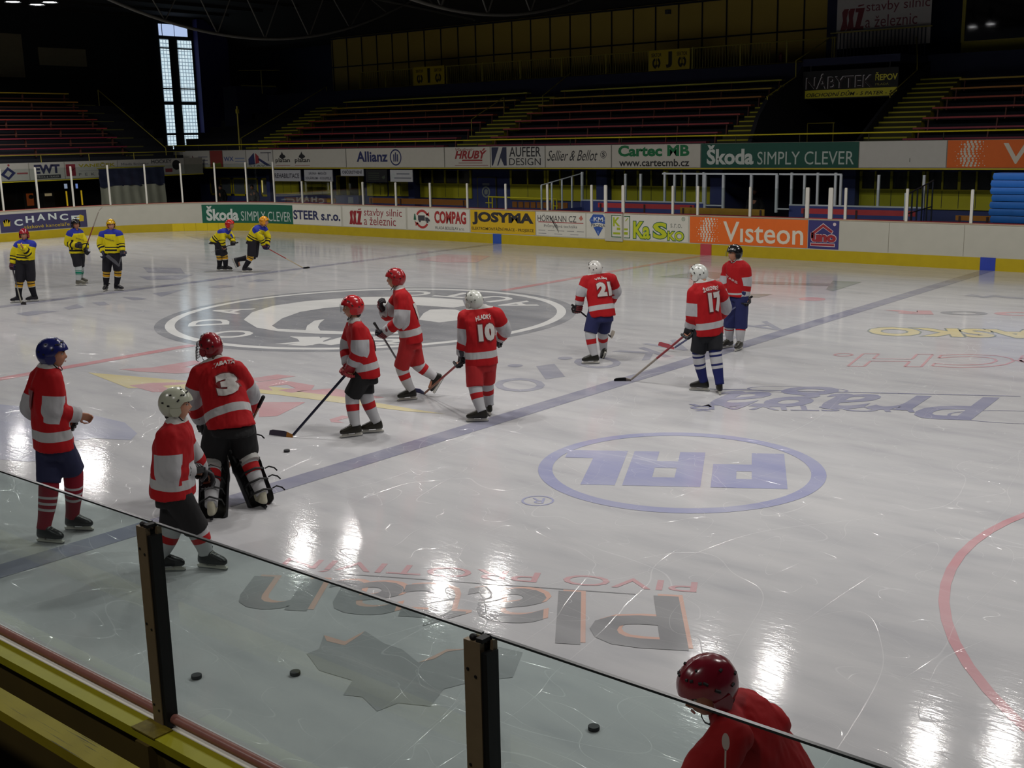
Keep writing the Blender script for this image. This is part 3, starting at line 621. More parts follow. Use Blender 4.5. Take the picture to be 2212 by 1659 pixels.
# ---------------------------------------------------------------- advertising on the boards and on the front of the stands
INK = lambda c: mat('ink' + c, c, .55, var=.05)
def P(fn): return lambda u, v, off=0: fn(u, off, v)
BO = P(bpath)
FAR_Y, LEFT_X = 18.3, -31.0
def farp(s, off=0, z=0): return (s, FAR_Y - off, z)
def leftp(s, off=0, z=0): return (LEFT_X + off, s, z)
FO, LO = P(farp), P(leftp)
def yplane(y): return lambda u, v, off=0: (u, y - off, v)
class Sign:
    """A board (thin slab on its carrier) with lettering and emblems as its parts."""
    def __init__(s, name, box, fn, base, label, cat='advertising board', off=0.003, thick=.006, step=None, group=None):
        s.fn, s.off, s.step = fn, off + thick + .003, step
        u0, v0, u1, v1 = box; n = max(1, int((u1-u0) / (step or 99))); r = []
        for i in range(n + 1):
            u = u0 + (u1 - u0) * i / n
            r.append([fn(u, v0, off + thick), fn(u, v1, off + thick), fn(u, v1, off), fn(u, v0, off)])
        s.o = tag(MB().loft(r).build(name, INK(base), None, 40), label, cat, group)
    def part(s, name, col, draw):
        mb = MB(); draw(mb); mb.build(name, INK(col), s.o); return s
    def t(s, txt, box, col, name='lettering', bold=.0, shear=0., k=0, bend=None, space=1.0):
        return s.part(name, col, lambda m: word(m, txt, box, s.fn, s.off + k * .003, 0, bold, shear, space, s.step, bend))
    def p(s, name, col, polys, k=0):
        return s.part(name, col, lambda m: [poly(m, q, s.fn, s.off + k * .003, 0, s.step) for q in polys])
    def draw(s, name, col, fun, k=0):
        return s.part(name, col, lambda m: fun(m, s.fn, s.off + k * .003))
WHITE, GREEN, ORANGE = '#c9c7ba', '#0a5640', '#d8641a'
def ssz(sg, b, col):
    """The three slanting letters of the road builder's mark."""
    u0, v0, u1, v1 = b; w, h = u1 - u0, v1 - v0
    q = lambda pts: [(u0 + x*w, v0 + y*h) for x, y in pts]
    sg.p('emblem', col, [q([(0,0),(.2,0),(.3,.12),(.26,.5),(.34,.86),(.14,.86),(.06,.74),(.1,.4)]),
                         q([(.26,0),(.46,0),(.56,.12),(.52,.5),(.6,.86),(.4,.86),(.32,.74),(.36,.4)]),
                         q([(.62,.86),(1.0,.86),(.97,.7),(.84,.14),(.98,.14),(.96,0),(.5,0),(.53,.12),(.62,.12),(.74,.7),(.62,.7)]),
                         q([(.72,.91),(.95,.95),(.97,1.0),(.72,.97)])])
def dots(m, fn, off, b):
    """Swirl of dots on the orange board."""
    u0, v0, u1, v1 = b; w, h = u1 - u0, v1 - v0
    for row in range(11):
        y = (row + .5) / 11
        c = .52 + .34 * abs(y - .45) ** 1.2 * (1 if y > .45 else .6)
        for k in range(-4, 5):
            x = c + k * .115 * (1 - .05 * abs(k)) + .04 * math.sin(row * 1.9)
            r = (.062 if k in (0, -1) else .05 if k in (1, -2) else .03 if k in (2, -3) else .018) * w * .62
            if 0 < x < 1 and not (abs(k) > 2 and (row + k) % 2): disc(m, (u0 + x*w, v0 + y*h), r, fn, off, n=10)
def skoda(sg, u0, v0, u1, v1):
    w, h = u1-u0, v1-v0
    sg.t('Škoda', (u0+.04*w, v0+.13*h, u0+.355*w, v0+.93*h), '#bcc2bb', bold=.035)
    sg.t('SIMPLY CLEVER', (u0+.38*w, v0+.13*h, u0+.975*w, v0+.64*h), '#aab4ac', 'slogan')

# --- the far boards
s = Sign('advertising_board', (-33.6, .37, -29.85, 1.10), BO, '#3a3758', 'dark purple board with arched pale letters between two yellow crowns', step=.3)
for i, ch in enumerate('CHANCE'):
    x = -33.0 + i * .5; y = .55 + .22 * math.sin(PI * (i + .5) / 6)
    s.t(ch, (x, y, x + .36, y + .27), '#c6cfc9', bold=.03)
s.t('sázkové kanceláře', (-32.6, .47, -30.6, .62), '#b9a21c', 'small_lettering')
for x in (-33.45, -30.25): s.p('crown', '#b9a21c', [[(x,.62),(x+.26,.62),(x+.28,.84),(x+.2,.72),(x+.17,.9),(x+.13,.74),(x+.09,.9),(x+.06,.72),(x-.02,.84)]])
s = Sign('advertising_board', (-24.94, .33, -20.05, 1.14), BO, GREEN, 'dark green car maker board on the curved far left boards', step=.35)
skoda(s, -24.94, .33, -20.05, 1.14)
s = Sign('advertising_board', (-20.04, .36, -17.0, 1.16), BO, WHITE, 'white board with one line of navy lettering, right of the green board')
s.t('STEER s.r.o.', (-20.0, .56, -17.06, .95), '#20264f', bold=.03)
s = Sign('advertising_board', (-16.9, .36, -13.3, 1.17), BO, WHITE, 'white board on the rink boards with slanted red mark and two red lines')
ssz(s, (-16.53, .46, -15.77, 1.10), '#8c2026')
s.t('stavby silnic', (-15.65, .74, -13.51, 1.12), '#8c3038'); s.t('a železnic', (-15.67, .46, -13.86, .80), '#8c3038')
s = Sign('advertising_board', (-13.2, .36, -10.0, 1.2), BO, WHITE, 'white board with a grey lorry circled by red arrows')
c = (-12.42, .78)
s.draw('arrow_ring', '#a4302c', lambda m, f, o: (ring(m, c, .27, .36, f, o, a0=.5, a1=2.6, n=14), ring(m, c, .27, .36, f, o, a0=3.6, a1=5.7, n=14), poly(m, [(c[0]+.2,c[1]+.17),(c[0]+.38,c[1]+.1),(c[0]+.36,c[1]+.28)], f, o), poly(m, [(c[0]-.2,c[1]-.17),(c[0]-.38,c[1]-.1),(c[0]-.36,c[1]-.28)], f, o)))
s.p('lorry', '#3b3b40', [rectp(c[0]-.22, .72, c[0]+.14, .92), [(c[0]+.16,.7),(c[0]+.4,.7),(c[0]+.4,.76),(c[0]+.3,.84),(c[0]+.16,.86)], rectp(c[0]-.18,.66,c[0]-.08,.72), rectp(c[0]+.22,.64,c[0]+.32,.70)])
s.p('tree', '#14563c', [[(c[0]-.46,.74),(c[0]-.32,.74),(c[0]-.36,.96),(c[0]-.41,.98)], rectp(c[0]-.40,.64,c[0]-.38,.74)])
s.t('COMPAG', (-11.78, .64, -10.16, 1.11), '#9a2a28', bold=.045); s.t('MLADÁ BOLESLAV s.r.o.', (-11.75, .42, -10.26, .56), '#3c3c3c', 'small_lettering')
s = Sign('advertising_board', (-9.95, .37, -6.89, 1.2), BO, '#c9a412', 'yellow board with heavy dark lettering in two lines')
s.t('JOSYMA', (-9.86, .66, -6.97, 1.13), '#2c2a2c', bold=.05); s.t('ELEKTROMONTÁŽNÍ PRÁCE - PROJEKCE', (-9.89, .44, -6.96, .60), '#3a3018', 'small_lettering', bold=.01)
s = Sign('advertising_board', (-6.85, .37, -4.7, 1.2), BO, WHITE, 'scuffed white board with thin grey capitals above a red line')
s.t('HÖRMANN CZ', (-6.78, .87, -5.09, 1.13), '#3a3a3a'); s.p('red_line', '#9a3436', [rectp(-6.75, .835, -4.79, .862)]); s.t('Průmyslová technika', (-6.5, .64, -5.05, .79), '#6a6a6a')
s.p('small_print', '#8a8a86', [rectp(-6.75 + i*.42, .55, -6.45 + i*.42, .57) for i in range(5)] + [rectp(-6.75 + i*.7, .44, -6.4 + i*.7, .46) for i in range(3)])
s.p('scuff_marks', '#3a3c3c', [[(-6.3+.07*i,1.08-.06*i),(-6.28+.07*i,1.08-.06*i),(-6.1+.05*i,.85-.07*i),(-6.12+.05*i,.85-.07*i)] for i in range(6)])
s.p('red_corner', '#b06a5a', [[(-4.98,1.02),(-4.88,1.12),(-4.80,1.0),(-4.9,.93)]])
s = Sign('advertising_board', (-4.66, .37, -3.885, 1.2), BO, WHITE, 'narrow white board with a blue cut gem emblem')
s.p('gem_emblem', '#2c4f98', [[(-4.38,1.17),(-3.98,1.17),(-3.81,.97),(-4.17,.44),(-4.54,.97)]])
s.t('KM', (-4.36, .93, -3.97, 1.08), '#c6ccd6', k=1, bold=.03); s.p('banderole', '#c9c7ba', [[(-4.54,.83),(-4.17,.9),(-3.80,.83),(-3.80,.70),(-4.17,.77),(-4.54,.70)]], k=1)
s.p('gem_cut', '#8aa0cc', [rectp(-4.52, .965, -3.83, .978), [(-4.2,.62),(-4.18,.5),(-4.165,.5),(-4.16,.62)]], k=1)
s.t('PRONA', (-4.46, .75, -3.88, .85), '#3c4048', k=2, bold=.01)
s = Sign('advertising_board', (-3.62, .41, -3.19, 1.2), BO, WHITE, 'half of a green framed emblem on the gate leaf', off=.05)
s.draw('frame', '#3f6a48', lambda m, f, o: [poly(m, q, f, o) for q in (rectp(-3.6,.43,-3.57,1.18), rectp(-3.6,1.15,-3.2,1.18), rectp(-3.6,.43,-3.2,.46))])
s.t('K', (-3.53, .8, -3.24, 1.1), '#9aa81c', bold=.03); s.p('bars', '#9aa81c', [rectp(-3.53, .53, -3.24, .60), rectp(-3.38, .68, -3.24, .76)])
s = Sign('advertising_board', (-3.14, .37, -.66, 1.2), BO, WHITE, 'white board with fat yellow green outlined lettering')
s.draw('frame', '#3f6a48', lambda m, f, o: [poly(m, q, f, o) for q in (rectp(-2.91,.41,-2.88,1.15), rectp(-3.12,1.12,-2.88,1.15), rectp(-3.12,.41,-2.88,.44))])
s.p('bars', '#9aa81c', [rectp(-3.12, .53, -2.97, .62), rectp(-3.12, .68, -2.97, .74), [(-3.08,.98),(-2.99,1.08),(-2.95,1.08),(-3.04,.98)]])
for k, (col, gr, bo) in enumerate((('#2c6040', .025, .07), ('#b5bd1e', 0, .03))):
    s.t('Ka', (-2.75-gr, .42-gr, -2.10+gr, .98+gr), col, 'lettering', bold=bo, k=k); s.t('S', (-1.98-gr, .45-gr, -1.45+gr, .97+gr), col, 'lettering', bold=bo, k=k); s.t('KO', (-1.42-gr, .41-gr, -.82+gr, .70+gr), col, 'lettering', bold=bo, k=k)
s.t('s.r.o.', (-1.32, .82, -.89, .95), '#7c8078', 'small_lettering'); s.draw('registered_mark', '#5a7a60', lambda m, f, o: ring(m, (-.84, 1.11), .05, .065, f, o, n=16)); s.t('R', (-.865, 1.08, -.815, 1.14), '#5a7a60', 'registered_letter')
s = Sign('advertising_board', (-.6, .37, 3.43, 1.2), BO, ORANGE, 'long orange board with dot swirl low on the rink boards')
s.draw('dot_pattern', '#cfc6b4', lambda m, f, o: dots(m, f, o, (-.5, .42, .5, 1.17))); s.t('Vısteon', (.6, .45, 3.3, 1.08), '#d2cbb8', bold=.01)
s = Sign('advertising_board', (3.45, .37, 4.41, 1.2), BO, '#34326a', 'square purple board with a red house roof drawn on it')
for k, (col, g) in enumerate((('#c8b8b8', .02), ('#93282e', 0))):
    s.p('house_roof', col, [[(3.55-g,.82),(3.92,1.10+g*1.3),(4.22+g,.9),(4.18+g,.84-g),(3.92,1.01-g),(3.62,.78-g)], rectp(3.55-g,.46-g,4.28+g,.52+g), rectp(3.55-g,.68,3.62+g,.84)], k=k)
    s.t('uno', (3.56-g, .57-g, 4.33+g, .79+g), col, bold=.06 + g, k=k)
s.draw('registered_mark', '#c8b8b8', lambda m, f, o: disc(m, (4.27, 1.10), .05, f, o))

# --- the long strip on the front of the far stand
FZ0, FZ1 = 2.60, 3.43
def fsign(u0, u1, base, label): return Sign('advertising_banner', (u0, FZ0 + .01, u1, FZ1 - .01), FO, base, label, 'advertising banner')
s = fsign(-32.9, -30.65, '#aaa8a0', 'grey white banner with faint print and a small red emblem')
s.p('emblem', '#5c3440', [[(-32.2,2.72),(-31.9,2.72),(-32.0,3.1),(-32.1,3.2)]]); s.p('print', '#70707c', [rectp(-31.6, 2.75 + .17*i, -30.8, 2.80 + .17*i) for i in range(3)])
s = fsign(-30.6, -29.6, '#7c3430', 'dark red and green banner panel with a small figure'); s.p('green_base', '#5a6420', [[(-30.5,2.63),(-29.7,2.63),(-29.8,2.85),(-30.1,2.78),(-30.4,2.9)]])
s = fsign(-29.55, -27.75, '#aaa8a2', 'grey white banner with pale blue print')
s.t('WX', (-29.5, 2.9, -28.7, 3.12), '#4c5a86', bold=.03); s.p('print', '#74809a', [rectp(-28.6, 3.0, -27.85, 3.06), rectp(-28.6, 2.87, -27.85, 2.91)])
s = fsign(-27.7, -25.7, '#b0aea8', 'white banner with a blue and red pitched roof logo and a crane')
s.p('roof_blue', '#2c3258', [[(-27.55,2.72),(-27.55,3.0),(-27.1,3.3),(-27.05,2.75)], [(-26.75,3.05),(-25.85,2.68),(-26.2,2.68),(-26.8,2.95)]]); s.p('roof_red', '#8c3038', [[(-27.02,2.76),(-27.0,3.28),(-26.75,3.12),(-26.72,2.82)]])
s.t('STAV', (-27.5, 2.64, -26.3, 2.72), '#3a3a42'); s.p('crane', '#5a5a60', [rectp(-26.05,2.9,-26.0,3.3), rectp(-26.6,3.27,-25.8,3.31)])
s = fsign(-25.65, -20.6, '#b8b5aa', 'long white banner with two black leaf logos')
for u in (-25.5, -24.1):
    s.t('platan', (u, 2.78, u + 1.05, 3.04), '#2a2a2c', bold=.02); s.p('leaf', '#232326', [[(u+.5,2.98),(u+.28,3.08),(u+.36,3.18),(u+.42,3.2),(u+.5,3.33),(u+.58,3.2),(u+.68,3.17),(u+.76,3.08)]]); s.p('print', '#a08078', [rectp(u, 2.68, u+1.05, 2.71)])
s = fsign(-20.55, -14.6, '#bdb9ad', 'white banner with navy name and a navy ringed emblem of three bars')
s.t('Allianz', (-19.89, 2.84, -17.93, 3.30), '#222a5c', bold=.03)
s.draw('emblem', '#222a5c', lambda m, f, o: (ring(m, (-17.44, 3.03), .29, .35, f, o), [poly(m, rectp(-17.44 + d - .035, 2.85, -17.44 + d + .035, 3.2 + (.04 if d == 0 else -.04)), f, o) for d in (-.11, 0, .11)]))
s = fsign(-14.55, -12.1, '#bdb9ad', 'white banner with red slanted lettering and red underline')
s.t('Vladimír', (-13.95, 3.27, -12.95, 3.38), '#7a2a2c', shear=.3); s.t('HRUBÝ', (-14.0, 2.95, -12.25, 3.36), '#8e2226', bold=.04, shear=.3); s.p('red_bar', '#8e2226', [rectp(-13.6, 2.86, -12.5, 2.92)]); s.p('print', '#8a5a56', [rectp(-13.8, 2.77, -12.5, 2.80), rectp(-14.0, 2.68, -12.2, 2.70)])
s = fsign(-12.05, -9.3, '#b8b6ae', 'white banner with black condensed capitals beside a dark blue slashed square')
s.p('emblem', '#252a44', [[(-12.0,2.68),(-11.94,2.68),(-11.62,3.40),(-12.0,3.40)], [(-11.72,2.68),(-11.66,2.68),(-11.52,2.98),(-11.36,2.68),(-11.22,2.68),(-11.22,3.40),(-11.42,3.40)]])
s.t('AUFEER', (-11.08, 3.02, -9.49, 3.40), '#242428', bold=.01); s.t('DESIGN', (-11.09, 2.69, -9.5, 2.97), '#242428')
s = fsign(-9.25, -6.2, '#bdb9ad', 'white banner with one line of black script and a round monogram')
s.t('Sellier & Bellot', (-9.18, 2.86, -6.8, 3.25), '#242428', shear=.45, bold=.0); s.draw('monogram', '#3a3a3c', lambda m, f, o: ring(m, (-6.54, 3.08), .12, .14, f, o, n=20)); s.t('S', (-6.61, 3.0, -6.47, 3.16), '#3a3a3c', 'monogram_letter', bold=.03)
s = fsign(-6.15, -2.42, '#bdb9ad', 'white banner with green lettering over a black web address')
s.t('Cartec MB', (-5.88, 3.0, -2.86, 3.40), '#0e6a3c', bold=.04); s.t('www.cartecmb.cz', (-5.84, 2.65, -2.86, 2.91), '#2a2a2a', bold=.02)
s = fsign(-2.39, 3.33, '#0a4a3c', 'long dark green car maker banner on the far stand front')
skoda(s, -2.39, FZ0, 3.33, FZ1)
s = fsign(3.36, 6.10, '#bab8b0', 'plain white banner with no print beside the orange one')
s.p('scratch', '#55554e', [rectp(4.98, 2.78, 5.0, 2.9)])
s = fsign(6.13, 11.6, ORANGE, 'orange banner with white dots running off the right edge')
s.draw('dot_pattern', '#cfc6b4', lambda m, f, o: dots(m, f, o, (6.2, 2.64, 7.3, 3.40))); s.t('Vısteon', (7.75, 2.72, 11.3, 3.32), '#cfc6b4', bold=.01)
# --- strip on the front of the left stand
LZ0, LZ1 = 2.33, 3.10
def lsign(u0, u1, base, label): return Sign('advertising_banner', (u0, LZ0 + .01, u1, LZ1 - .01), LO, base, label, 'advertising banner')
s = lsign(6.2, 8.9, '#a4a29a', 'white banner with a tilted dark blue square on the left stand front')
s.p('emblem', '#262a52', [[(7.6,2.62),(7.95,2.38),(8.3,2.68),(7.95,2.95)]]); s.p('emblem_hole', '#a4a29a', [[(7.78,2.62),(7.95,2.5),(8.12,2.68),(7.95,2.8)]], k=1); s.draw('red_dot', '#7c3038', lambda m, f, o: disc(m, (8.0, 3.02), .05, f, o)); s.p('print', '#8a4448', [rectp(8.35, 2.62, 8.85, 2.68)])
s = lsign(8.95, 10.6, '#a4a29a', 'white banner with dark block letters above a black bar')
s.t('EWT', (9.16, 2.6, 10.39, 3.0), '#2a2c48', bold=.05); s.p('bar', '#24262e', [rectp(9.16, 2.38, 10.4, 2.54)]); s.t('TRUCK & TRAILER', (9.24, 2.42, 10.32, 2.5), '#a4a29a', 'small_lettering', k=1)
s = lsign(10.64, 13.3, '#a4a29a', 'white banner with a dark red square and dull yellow lettering')
s.p('red_square', '#7a2630', [rectp(10.68, 2.45, 11.15, 2.98)]); s.draw('swoosh', '#b09a98', lambda m, f, o: ring(m, (11.2, 2.5), .28, .3, f, o, a0=1.7, a1=3.2, n=12)); s.t('VANEČEK', (11.3, 2.82, 13.2, 3.02), '#8c861c', bold=.03); s.t('P  E  K  L', (11.3, 2.44, 12.4, 2.56), '#44444c'); s.p('print', '#8a8a8a', [rectp(11.3, 2.65, 12.6, 2.67)])
s = lsign(13.34, 17.0, '#a09e97', 'white banner ending in a black puck drawing')
s.t('Mladá Boleslav', (13.5, 2.84, 15.0, 2.95), '#50505a'); s.t('HOCKEY', (15.15, 2.88, 16.3, 3.06), '#38383e', bold=.02); s.draw('puck', '#1e1e22', lambda m, f, o: disc(m, (16.55, 2.78), .24, f, o)); s.p('red_flag', '#7a3038', [rectp(15.9, 2.45, 16.3, 2.62)])

# ---------------------------------------------------------------- far side under the stand: concourse
def R3(b): return b[0], b[1], b[2], b[3]
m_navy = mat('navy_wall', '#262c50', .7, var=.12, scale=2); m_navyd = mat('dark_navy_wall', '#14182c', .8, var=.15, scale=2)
m_ywall = mat('yellow_wall_panel', '#7a7412', .6, var=.1, scale=2); m_yframe = mat('yellow_frame', '#8c7e12', .5)
m_pane_dark = mat('dark_window_glass', '#0e1114', .12, spec=.6, var=.3, scale=1); m_soffit = mat('dark_soffit', '#1a1a1c', .9)
m_floor = mat('concourse_concrete', '#34363c', .85, var=.15, scale=1)
struct(MB().box((-45, YF + .12, -.1), (26, 27, .02)).build('floor_concourse', m_floor))
struct(MB().box((-45, -15, -.1), (-27.9, YF + .12, .02)).build('floor_left_end', m_floor))
BW = 20.0
mb = MB(); mb.box((-34, BW, 0), (-2.32, BW + .2, 2.62)); mb.box((2.2, BW, 0), (26, BW + .2, 2.62)); mb.box((-2.32, BW + 5, 0), (2.2, BW + 5.2, 2.62)); mb.box((-2.5, BW + .2, 0), (-2.32, BW + 5, 2.62)); mb.box((2.2, BW + .2, 0), (2.4, BW + 5, 2.62))
struct(mb.build('wall_concourse', m_navy))
struct(MB().box((-36, FAR_Y + .12, 2.58), (26, 27.2, 2.72)).build('ceiling_concourse', m_soffit))
def column(x0, x1):
    struct(MB().box((x0, BW - .35, 0), (x1, BW, 2.58)).build('column', m_navy))
for a, b in ((-18.1, -17.73), (-7.84, -7.35), (-2.8, -2.3), (2.2, 2.68), (-28.0, -27.75)): column(a, b)
WN = [0]
def window_unit(x0, x1, n, z0=1.28, zm=1.85, z1=2.44, y=BW):
    """Yellow panels below, dark panes above, in yellow frames."""
    WN[0] += 1
    mb = MB(); mb.box((x0, y - .05, z0), (x1, y, zm)); mb.box((x0, y - .06, zm - .02), (x1, y, zm + .02)); mb.box((x0, y - .06, z0 - .04), (x1, y, z0)); w = (x1 - x0) / n
    for i in range(n + 1):
        hw = .045 if i % 2 == 0 else .03; x = min(max(x0 + i * w, x0 + hw), x1 - hw)
        mb.box((x - hw, y - .065, zm), (x + hw, y, z1))
    o = struct(mb.build('window_%d' % WN[0], m_ywall))
    mb = MB()
    for i in range(n): mb.box((x0 + i*w + .05, y - .03, zm + .03), (x0 + (i+1)*w - .05, y - .01, z1 - .03))
    mb.build('window_pane', m_pane_dark, o)
    mb = MB()
    for i in range(1, n): mb.box((x0 + i*w - .008, y - .055, z0), (x0 + i*w + .008, y - .048, zm - .02))
    mb.build('panel_joint', m_navyd, o)
for x0, x1, n in ((-17.66, -14.6, 4), (-12.45, -10.56, 2), (-10.5, -7.86, 4), (-7.33, -4.9, 4), (-4.86, -2.82, 3), (2.7, 4.88, 4), (4.92, 7.04, 4)): window_unit(x0, x1, n)
window_unit(-27.69, -25.9, 3, 1.30, 1.86, 1.9); window_unit(-25.65, -23.47, 3, 1.28, 1.88, 1.92); window_unit(-21.08, -19.76, 3, 1.3, 1.81, 1.85); window_unit(-19.64, -18.12, 2, 1.32, 1.9, 1.94)
# blue door with a round badge
d = struct(MB().box((-14.24, BW - .05, 0), (-13.24, BW, 2.12)).build('door_1', m_navy))
mb = MB(); [mb.box(a, b) for a, b in (((-14.27, BW - .06, 0), (-14.24, BW, 2.14)), ((-13.24, BW - .06, 0), (-13.21, BW, 2.14)), ((-14.27, BW - .06, 2.12), (-13.21, BW, 2.15)))]
mb.build('door_frame', mat('dull_gold_frame', '#6c6834', .5), d)
f = yplane(BW - .05); mb = MB(); ring(mb, (-13.78, 1.53), .16, .23, f, .008, sy=1.05); poly(mb, [(-13.86,1.43),(-13.7,1.43),(-13.66,1.6),(-13.78,1.66),(-13.88,1.58)], f, .008); mb.build('door_badge', mat('badge_grey', '#8e928a', .6), d)
mb = MB(); poly(mb, rectp(-13.97, 1.80, -13.58, 1.90), f, .008); mb.build('door_plate', mat('plate_grey', '#7c8088', .6), d)
# boards hanging under the edge of the stand
def nearer(x, z, y=18.36):
    k = (y + 17.444) / 36.444; return 18.63 + (x - 18.63) * k, 3.769 + (z - 3.769) * k
def hang(name, b, base, label, y=18.36):
    P3 = yplane(y)
    s = Sign(name, b, lambda u, v, off=0: P3(*nearer(u, v), off), base, label, 'sign', off=0, thick=.04)
    for x in (b[0] + .15, b[2] - .15): MB().cyl((nearer(x, 2)[0], y, nearer(x, b[3])[1] - .02), (nearer(x, 2)[0], y + .02, 2.6), .012, 6).build('hanger', mat('hanger_dark', '#26282c'), s.o)
    return s
s = hang('hanging_sign', (-26.54, 1.93, -24.55, 2.46), '#a9aaae', 'white sign reading REHABILITACE under the strip'); s.t('REHABILITACE', (-26.46, 2.07, -24.65, 2.30), '#34343c', bold=.02)
s = hang('hanging_sign', (-24.28, 1.94, -22.3, 2.47), '#a9aaae', 'white sign with two lines on sauna, massage, solarium and baths'); s.t('SAUNA • MASÁŽE', (-23.95, 2.25, -22.7, 2.39), '#3c3c46', bold=.015); s.t('SOLÁRIUM • KOUPELE', (-24.2, 2.03, -22.38, 2.17), '#3c3c46', bold=.015)
s = hang('hanging_sign', (-21.72, 2.2, -20.21, 2.52), '#a9aaae', 'white refreshments sign over the serving hatch'); s.t('OBČERSTVENÍ', (-21.62, 2.3, -20.31, 2.48), '#3c3c46', bold=.025)
s = hang('hanging_sign', (-20.07, 1.93, -18.7, 2.5), '#101114', 'black sign with faint print beside the refreshments sign'); s.p('print', '#3a4434', [rectp(-19.9, 2.32 - .09*i, -19.2, 2.34 - .09*i) for i in range(4)] + [[(-19.05,2.15),(-18.85,2.25),(-18.82,2.12),(-18.95,2.06)]])
s = hang('hanging_sign', (-18.5, 1.96, -17.13, 2.48), '#b4b5b6', 'white sign with two lines of tiny grey print left of the blue column'); s.p('print', '#6c7078', [rectp(-18.1, 2.28, -17.3, 2.33), rectp(-18.25, 2.10, -17.2, 2.15)]); s.draw('emblem', '#a8b4b0', lambda m, f, o: ring(m, (-18.32, 2.22), .06, .1, f, o, n=14))
# serving hatch under the refreshments sign
r = empty('serving_hatch', (-22.1, BW - .3, 0)); tag(r, 'dark serving hatch with blue counter under the refreshments sign', 'kiosk')
MB().box((-.8, -.1, 0), (.8, .3, 1.28)).build('counter', m_navy, r); mb = MB(); mb.box((-.8, 0, 1.28), (-.72, .3, 2.2)); mb.box((.72, 0, 1.28), (.8, .3, 2.2)); mb.box((-.1, 0, 1.28), (-.05, .3, 2.2)); mb.box((-.8, 0, 2.14), (.8, .3, 2.2)); mb.build('hatch_frame', m_yframe, r)
MB().box((-.7, .15, 1.3), (.7, .25, 2.12)).build('hatch_opening', mat('hatch_dark', '#1c1812', .8), r); MB().box((.1, -.112, .92), (.45, -.10, 1.2)).build('notice_sheet', mat('paper_grey', '#7c8290', .7), r)
# notice boards behind the corner glass
for i, (x0, x1, l) in enumerate(((-33.1, -31.25, 'yellow framed notice board, left of the pair'), (-31.15, -29.1, 'wide yellow framed notice board in the middle'), (-28.85, -28.1, 'narrow yellow framed notice board with a strip light'))):
    r = empty('notice_board', ((x0 + x1) / 2, BW - .002, 1.1)); tag(r, l, 'notice board'); w = (x1 - x0) / 2
    mb = MB(); mb.box((-w, -.03, 0), (w, .0, .1)); mb.box((-w, -.03, .84), (w, 0, .92)); mb.box((-w, -.03, 0), (-w + .08, 0, .92)); mb.box((w - .08, -.03, 0), (w, 0, .92)); mb.box((-.05, -.03, 0), (.05, 0, .92)) if i < 2 else None
    mb.build('frame', m_yframe, r); MB().box((-w + .05, -.015, .05), (w - .05, -.002, .88)).build('sheet', mat('grey_sheet', '#5f6468', .6, var=.2, scale=3), r)
    if i == 2: MB().box((-w + .1, -.05, .2), (-w + .14, -.03, .8)).build('strip_light', mat('warm_tube', '#d8c27a', .5, emit=1.0), r)
# benches between the boards and the concourse
def bench(name, x0, x1, z, y, col, label, depth=.35, h=.16):
    r = empty(name, ((x0 + x1) / 2, y, 0)); tag(r, label, 'bench'); w = (x1 - x0) / 2; m = mat('bench' + col, col, .55, var=.12, scale=4)
    MB().box((-w, .0, z - h), (w, .04, z)).build('backrest', m, r); MB().box((-w, -depth, z - .42), (w, -.02, z - .38)).build('seat', m, r)
    n = max(2, int(w * 2 / 1.6) + 1); fm = mat('bench_frame', '#3c2224', .6)
    for i in range(n):
        x = -w + .12 + (2*w - .24) * i / (n - 1); mb = MB(); mb.box((x - .03, -.02, 0), (x + .03, .0, z - .02)); mb.box((x - .03, -depth, 0), (x + .03, -depth + .04, z - .42)); mb.build('leg', fm, r)
bench('team_bench', -5.31, -1.4, 1.45, 16.2, '#8a2c30', 'long red bench in front of the left blue barrier')
bench('team_bench', 2.44, 6.04, 1.43, 16.2, '#8a2c30', 'long red bench in front of the right blue barrier')
bench('team_bench', -1.63, 1.43, 1.40, 15.7, '#80601c', 'ochre bench across the opening between the barriers', h=.2)
bench('side_bench', -17.2, -11.75, 1.42, 16.4, '#6e4210', 'long brown orange bench left of the blue door', h=.22)
bench('side_bench', -22.95, -19.54, 1.33, 16.6, '#5e3a18', 'short brown bench below the white hanging signs', h=.18)
bench('side_bench', 7.3, 8.3, 1.36, 15.9, '#7a4c10', 'short orange bench end beside the blue mats', h=.14)
r = empty('side_bench', (-8.4, 16.75, 0)); tag(r, 'row of small brown seats behind the yellow barrier bar', 'bench')
for i in range(9): MB().box((-1.3 + i*.3, 0, 1.16), (-1.08 + i*.3, .04, 1.38)).build('seat_back', mat('bench#6e4210', '#6e4210'), r)
MB().box((-1.35, -.3, .9), (1.4, 0, .96)).build('seat', mat('bench#6e4210', '#6e4210'), r); mb = MB(); [mb.box((x - .03, -.1, 0), (x + .03, -.04, .92)) for x in (-1.2, 0, 1.2)]; mb.build('leg', mat('bench_frame', '#3c2224'), r)
# yellow barrier bar
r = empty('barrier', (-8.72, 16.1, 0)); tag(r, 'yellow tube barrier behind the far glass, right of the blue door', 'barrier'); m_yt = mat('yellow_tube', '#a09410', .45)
MB().tube([(-1.6, 0, 1.58), (1.65, 0, 1.55)], .03, 10).build('top_bar', m_yt, r, 60)
for x in (-1.6, -1.42, 1.5, 1.65): MB().cyl((x, 0, 0), (x, 0, 1.57), .025).build('leg', m_yt, r, 60)
MB().tube([(-1.75, 0, 1.35), (-1.4, 0, 1.35)], .022, 8).build('cross_bar', m_yt, r, 60); MB().tube([(1.45, 0, 1.3), (1.7, 0, 1.3)], .022, 8).build('cross_bar', m_yt, r, 60)
